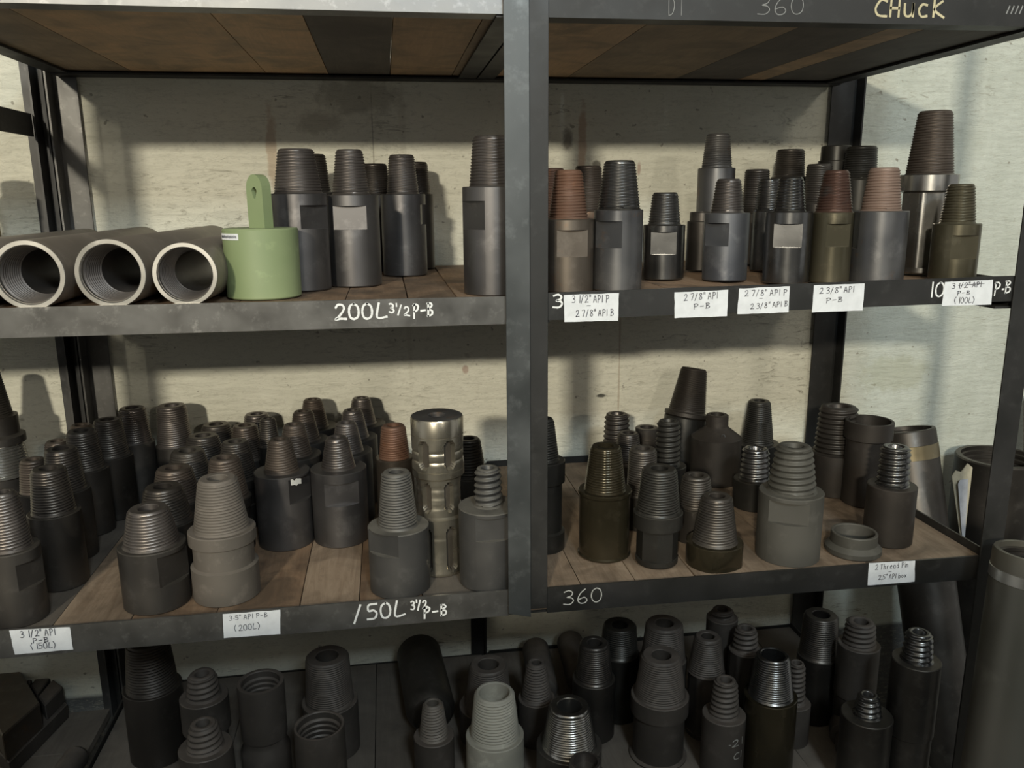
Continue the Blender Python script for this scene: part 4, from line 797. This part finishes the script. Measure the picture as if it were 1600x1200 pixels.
# ------------------------------------------------------------------ bottom shelf: couplings, drum, bars
def box_cpl(x, y, R, H, label, ri, mat='darkdust', lower=True, tilt_=(0, 0, 0)):
    pr = [(.001, 0), (R*.98, 0), (R, .003)]
    if lower: pr += [(R, H*.30), (R*.86, H*.36), (R*.86, H*.42), (R*.93, H*.44)]
    pr += [(R*.95, H-.003), (R*.94, H), (ri+.0015, H), (ri, H-.002), (ri*.99, H-.014), (ri*.93, H-.016)]
    z = H-.018
    for k in range(4): pr += [(ri*.90, z), (ri*.90, z-.004), (ri*.95, z-.006), (ri*.95, z-.009)]; z -= .012
    pr += [(ri*.82, z), (ri*.8, z-.02), (.001, z-.02)]
    return lathe_thing('box_coupling', label, 'coupling', (x, y, Z-1.2350), pr, mat, tilt_, n=52, extra=None)
box_cpl(-.305, 1.640, .052, .225, 'dusty dark open coupling on a wider foot, middle left of the bottom shelf', .040)
box_cpl(-.170, 1.480, .052, .215, 'dark open coupling with internal rope thread, cut by the lower edge of the picture', .043, lower=False)
t = lathe_thing('steel_drum', 'big dark round cylinder lying end on at the back of the bottom shelf', 'cylinder', (.062, 1.70, Z-1.2345+.058), [(.001, 0), (.034, .0), (.046, .004), (.054, .014), (.058, .030), (.058, .27), (.052, .28), (.001, .28)], 'dark', (math.radians(-90), 0, math.radians(4)), n=56)
for x, y, R_, L_, lab in ((.345, 1.78, .036, .20, 'short round bar with rounded end lying behind the slim conical adapter'), (.445, 1.80, .036, .20, 'short round bar with rounded end lying to the right of its twin')):
    lathe_thing('round_bar', lab, 'bar', (x, y, Z-1.2347+R_), [(.001, 0), (R_*.6, .001), (R_*.88, .006), (R_, .018), (R_, L_), (.001, L_)], 'darkdust', (math.radians(-90+0), 0, math.radians(-4)), group='round bars on the bottom shelf')
lathe_thing('round_bar', 'grey flanged piece lying on its side behind the oily green adapter', 'bar', (.962, 1.465, Z-1.2346+.030), [(.001, 0), (.016, 0), (.018, .003), (.018, .05), (.030, .052), (.030, .10), (.024, .104), (.024, .14), (.001, .14)], 'darkdust', (math.radians(-90), 0, math.radians(-30)))
o_ = None
# chalk marks on the flanged adapter body
# ------------------------------------------------------------------ pieces outside the rack on the right
def casing(name, label, base, top, R, mat, band=None, mouth=True):
    b_, t_ = Vector(base), Vector(top); d = t_-b_; L = d.length
    t = thing(name, label, 'pipe', base, d.to_track_quat('Z', 'Y').to_euler(), None)
    ri = R*.86
    bm = bmesh.new(); surf_rev(bm, [(R*.9, 0), (R, .004), (R, L-.004), (R*.97, L), (ri, L), (ri, L-.01)], angles(60), cap0=True); mesh_obj('tube', bm, M_[mat], t, smooth=30)
    pr = [(ri, L-.01)]; z = L-.012
    for k in range(5): pr += [(ri-.005, z), (ri-.005, z-.006), (ri, z-.008), (ri, z-.013)]; z -= .016
    pr += [(ri-.008, z), (ri-.008, z-.2), (.001, z-.2)]
    bm = bmesh.new(); surf_rev(bm, pr, angles(60), cap0=False); mesh_obj('internal_thread', bm, M_['dark'], t, smooth=30)
    if band:
        z0, z1, mt, lb = band
        bm = bmesh.new(); surf_rev(bm, [(R*.99, L-z0), (R+.0012, L-z0+.001), (R+.0012, L-z1-.001), (R*.99, L-z1)], angles(60), cap0=False); bmesh.ops.recalc_face_normals(bm, faces=bm.faces)
        o = mesh_obj('band', bm, M_[mt], t, smooth=30); o['label'] = lb
    return t
casing('casing_pipe', 'large grey green pipe on the floor before the right upright, with bright band', (1.078, 1.165, .002), (1.146, 1.225, 1.015), .0665, 'casing', (.055, .033, 'machined', 'bright machined band'))
casing('casing_pipe', 'dark pipe leaning behind the lower shelf end with a dull brass band', (1.42, 1.62, .004), (1.312, 1.86, 1.06), .070, 'dark', (.075, .038, 'brass', 'dull brass coloured band'))
casing('casing_pipe', 'widest dark pipe standing behind the right upright, its rim just under the dado line', (1.605, 1.87, .004), (1.600, 1.87, .968), .105, 'dark')
casing('casing_pipe', 'black pipe leaning at the far right edge behind the upright', (1.86, 1.84, .004), (1.80, 1.95, 1.10), .06, 'black')
# folded paper standing between the pipes
t = thing('folded_paper', 'crumpled pale folded paper sheet wedged between the leaning pipes', 'paper', (1.338, 1.66, .84))
bm = bmesh.new()
for (q, m) in (([(.0, 0, 0), (.014, -.01, 0), (.022, -.01, .158), (-.042, 0, .168)], 0),):
    pass
def sheet(pts, th_=.002):
    bm = bmesh.new(); a = [bm.verts.new(p) for p in pts]; b = [bm.verts.new((p[0], p[1]+th_, p[2])) for p in pts]; n = len(pts)
    bm.faces.new(a); bm.faces.new(list(reversed(b)))
    for i in range(n): bm.faces.new((a[(i+1) % n], a[i], b[i], b[(i+1) % n]))
    bmesh.ops.recalc_face_normals(bm, faces=bm.faces); return bm
mesh_obj('page', sheet([(.018, 0, -.03), (.021, 0, -.03), (.012, .004, .150), (-.010, .004, .148), (-.014, .003, .138)]), M_['paper_grey'], t)
o = mesh_obj('back_page', sheet([(.018, .004, -.03), (.026, .010, .0), (.026, .012, .175), (.012, .012, .186), (-.004, .010, .166), (-.018, .012, .170), (-.024, .014, .155)]), M_['paper_old'], t); o['label'] = 'yellowed back page'

# ------------------------------------------------------------------ neighbouring rack on the left
nb = thing('storage_rack', 'neighbouring dark steel rack at the left edge of the picture', 'rack', (-1.0, 1.7, 0))
def npart(name, boxes, mat):
    bm = bmesh.new()
    for b in boxes: box(bm, *b)
    return mesh_obj(name, bm, M_[mat], nb, loc=(1.0, -1.7, 0))
npart('upright_post', [(-.7815, -.7480, 2.048, 2.052, 0, 2.3), (-.7520, -.7480, 2.008, 2.048, 0, 2.3)], 'rack_paint')
npart('upright_post', [(-.790, -.755, 1.33, 1.334, 0, 2.3), (-.759, -.755, 1.334, 1.37, 0, 2.3)], 'rack_black')
npart('side_rail', [(-.7585, -.7530, 1.372, 2.006, 1.790, 1.838)], 'rack_paint')
npart('side_rail', [(-.7585, -.7530, 1.372, 2.006, .905, .955)], 'rack_black')
npart('side_rail', [(-.7585, -.7530, 1.372, 2.006, 1.43, 1.475)], 'rack_black')
for z in (.955, 1.475, .36):
    for k in range(4):
        npart('plank', [(-1.30, -.760, 1.345+k*.172, 1.345+k*.172+.168, z-.018, z)], 'wood_grey')
npart('front_rail', [(-1.30, -.790, 1.334, 1.338, .915, .965)], 'rack_black')
lathe_thing('stepped_reamer', 'black segmented steel tool with painted tan highlights at the upper left edge', 'drilling tool', (-.852, 1.88, 1.4755), [(.001, 0), (.052, 0), (.052, .05), (.046, .055), (.046, .085), (.055, .09), (.055, .14), (.047, .146), (.047, .17), (.050, .175), (.050, .215), (.036, .23), (.036, .255), (.001, .256)], 'black', n=8, sm=20,
            extra=[('highlight', [(.0525, .01), (.0535, .01), (.0535, .04), (.0525, .04)], 'brass', 'tan stripe'), ('highlight', [(.0555, .095), (.0565, .095), (.0565, .135), (.0555, .135)], 'brass', 'tan stripe')])  # tan bands are highlights put in as colour
t = thing('threaded_adapter', 'stacked steel adapter with bright lower thread at the far left edge', 'pipe adapter', (-.872, 1.90, .9555))
bm = bmesh.new(); surf_rev(bm, [(.060, 0), (.062, .002), (.062, .035), (.050, .038), (.050, .10), (.001, .101)], angles(48)); mesh_obj('body', bm, M_['steeld'], t, smooth=30)
mesh_obj('threaded_pin', pin_mesh(.058, .050, .075, 'mid'), M_['machined'], t, smooth=30, loc=(0, 0, .10))['label'] = 'bright lower thread'
bm = bmesh.new(); surf_rev(bm, [(.048, .172), (.056, .174), (.056, .19), (.046, .195), (.046, .235), (.001, .236)], angles(48)); mesh_obj('collar', bm, M_['steeld'], t, smooth=30)
mesh_obj('threaded_pin', pin_mesh(.038, .024, .10, 'fine'), M_['steeld'], t, smooth=30, loc=(0, 0, .234))
lathe_thing('steel_ring', 'bright rimmed steel cup behind the nearest adapter at the left edge', 'ring', (-.800, 1.50, .9555), [(.001, 0), (.04, 0), (.042, .002), (.042, .17), (.040, .172), (.034, .172), (.033, .165), (.001, .16)], 'steel', extra=[('rim', [(.0345, .1725), (.0405, .1728), (.0425, .171), (.0425, .168)], 'machined', 'bright rim')])

# stuff stored under it
t = thing('steel_die_block', 'rusty square steel block with a toothed edge lying at the lower left corner', 'steel block', (DX, DY, .3605))
def prism(name, mat, pts, z0, z1, bev=.002, lab=None):
    bm = bmesh.new(); lo = [bm.verts.new((x-DX, y-DY, z0-.3605)) for x, y in pts]; hi = [bm.verts.new((x-DX, y-DY, z1-.3605)) for x, y in pts]; n = len(pts)
    bm.faces.new(list(reversed(lo))); bm.faces.new(hi)
    for i in range(n): bm.faces.new((lo[i], lo[(i+1) % n], hi[(i+1) % n], hi[i]))
    bmesh.ops.recalc_face_normals(bm, faces=bm.faces)
    bmesh.ops.bevel(bm, geom=list(bm.edges), offset=bev, segments=1, affect='EDGES')
    o = mesh_obj(name, bm, M_[mat], t)
    if lab: o['label'] = lab
    return o
def lerp(p, q, f): return (p[0]+(q[0]-p[0])*f, p[1]+(q[1]-p[1])*f)
prism('base_plate', 'darkdust', [D1, D2, D3, D4], .3606, .400)
prism('panel', 'brownsteel', [E1, E2, E3, E4], .4005, .470, .003, 'rusty brown raised panel')
for k in range(4):
    a_, b_ = lerp(D1, D2, .06+k*.235), lerp(D1, D2, .06+k*.235+.20); c_, d_ = lerp(E1, E2, .06+k*.235+.20), lerp(E1, E2, .06+k*.235)
    prism('tooth', 'darkdust', [a_, b_, lerp(b_, c_, .8), lerp(a_, d_, .8)], .4005, .445, .003)
lathe_thing('round_bar', 'grey round bar lying low beside the rack in the lower left corner', 'bar', (-.800, 1.38, .3605+.030), [(.001, 0), (.022, 0), (.028, .005), (.028, .40), (.022, .41), (.001, .41)], 'darkdust', (math.radians(-88), 0, math.radians(-7)))
lathe_thing('steel_bolt', 'small shiny bolt end beside the lower left rack rail', 'bolt', (-.765, 1.52, .3605), [(.001, 0), (.010, 0), (.010, .02), (.013, .022), (.013, .034), (.008, .036), (.001, .0365)], 'shiny', n=6)

# ------------------------------------------------------------------ behind the viewer: lamp housings and unseen cabinets added to shade the bottom shelf
for x, y, z, lb in ((-1.9, -4.5, 3.16, 'white lamp housing hanging on the left behind the viewer'), (2.3, -4.5, 3.16, 'white lamp housing hanging on the right behind the viewer')):
    t = thing('shop_lamp', lb, 'lamp', (x, y, z))
    bm = bmesh.new(); box(bm, -.22, .22, -.20, -.06, 0.02, .12, .01); mesh_obj('housing', bm, M_['paper'], t)
    bm = bmesh.new(); box(bm, -.01, .01, -.14, -.12, .12, 4.0-z); mesh_obj('stem', bm, M_['rack_paint'], t)
for x0, x1, lb in ((-3.0, -.62, 'added unseen grey cabinet shading the bottom shelf, left block'), (-.52, 2.8, 'long added unseen grey cabinet shading the bottom shelf, right block')):
    t = thing('added_shade_cabinet', lb, 'cabinet', ((x0+x1)/2, -.75, 0))
    w = (x1-x0)/2
    bm = bmesh.new(); box(bm, -w, w, -.18, .18, .06, 1.665, .004); mesh_obj('body', bm, M_['rack_paint'], t)
    bm = bmesh.new(); box(bm, -w+.03, w-.03, -.16, .16, 0, .06); mesh_obj('plinth', bm, M_['rack_black'], t)
    for k in range(2):
        bm = bmesh.new(); box(bm, -w+.02+k*w, -.02+k*w, .181, .195, .10, 1.62, .003); mesh_obj('door', bm, M_['rack_paint'], t)
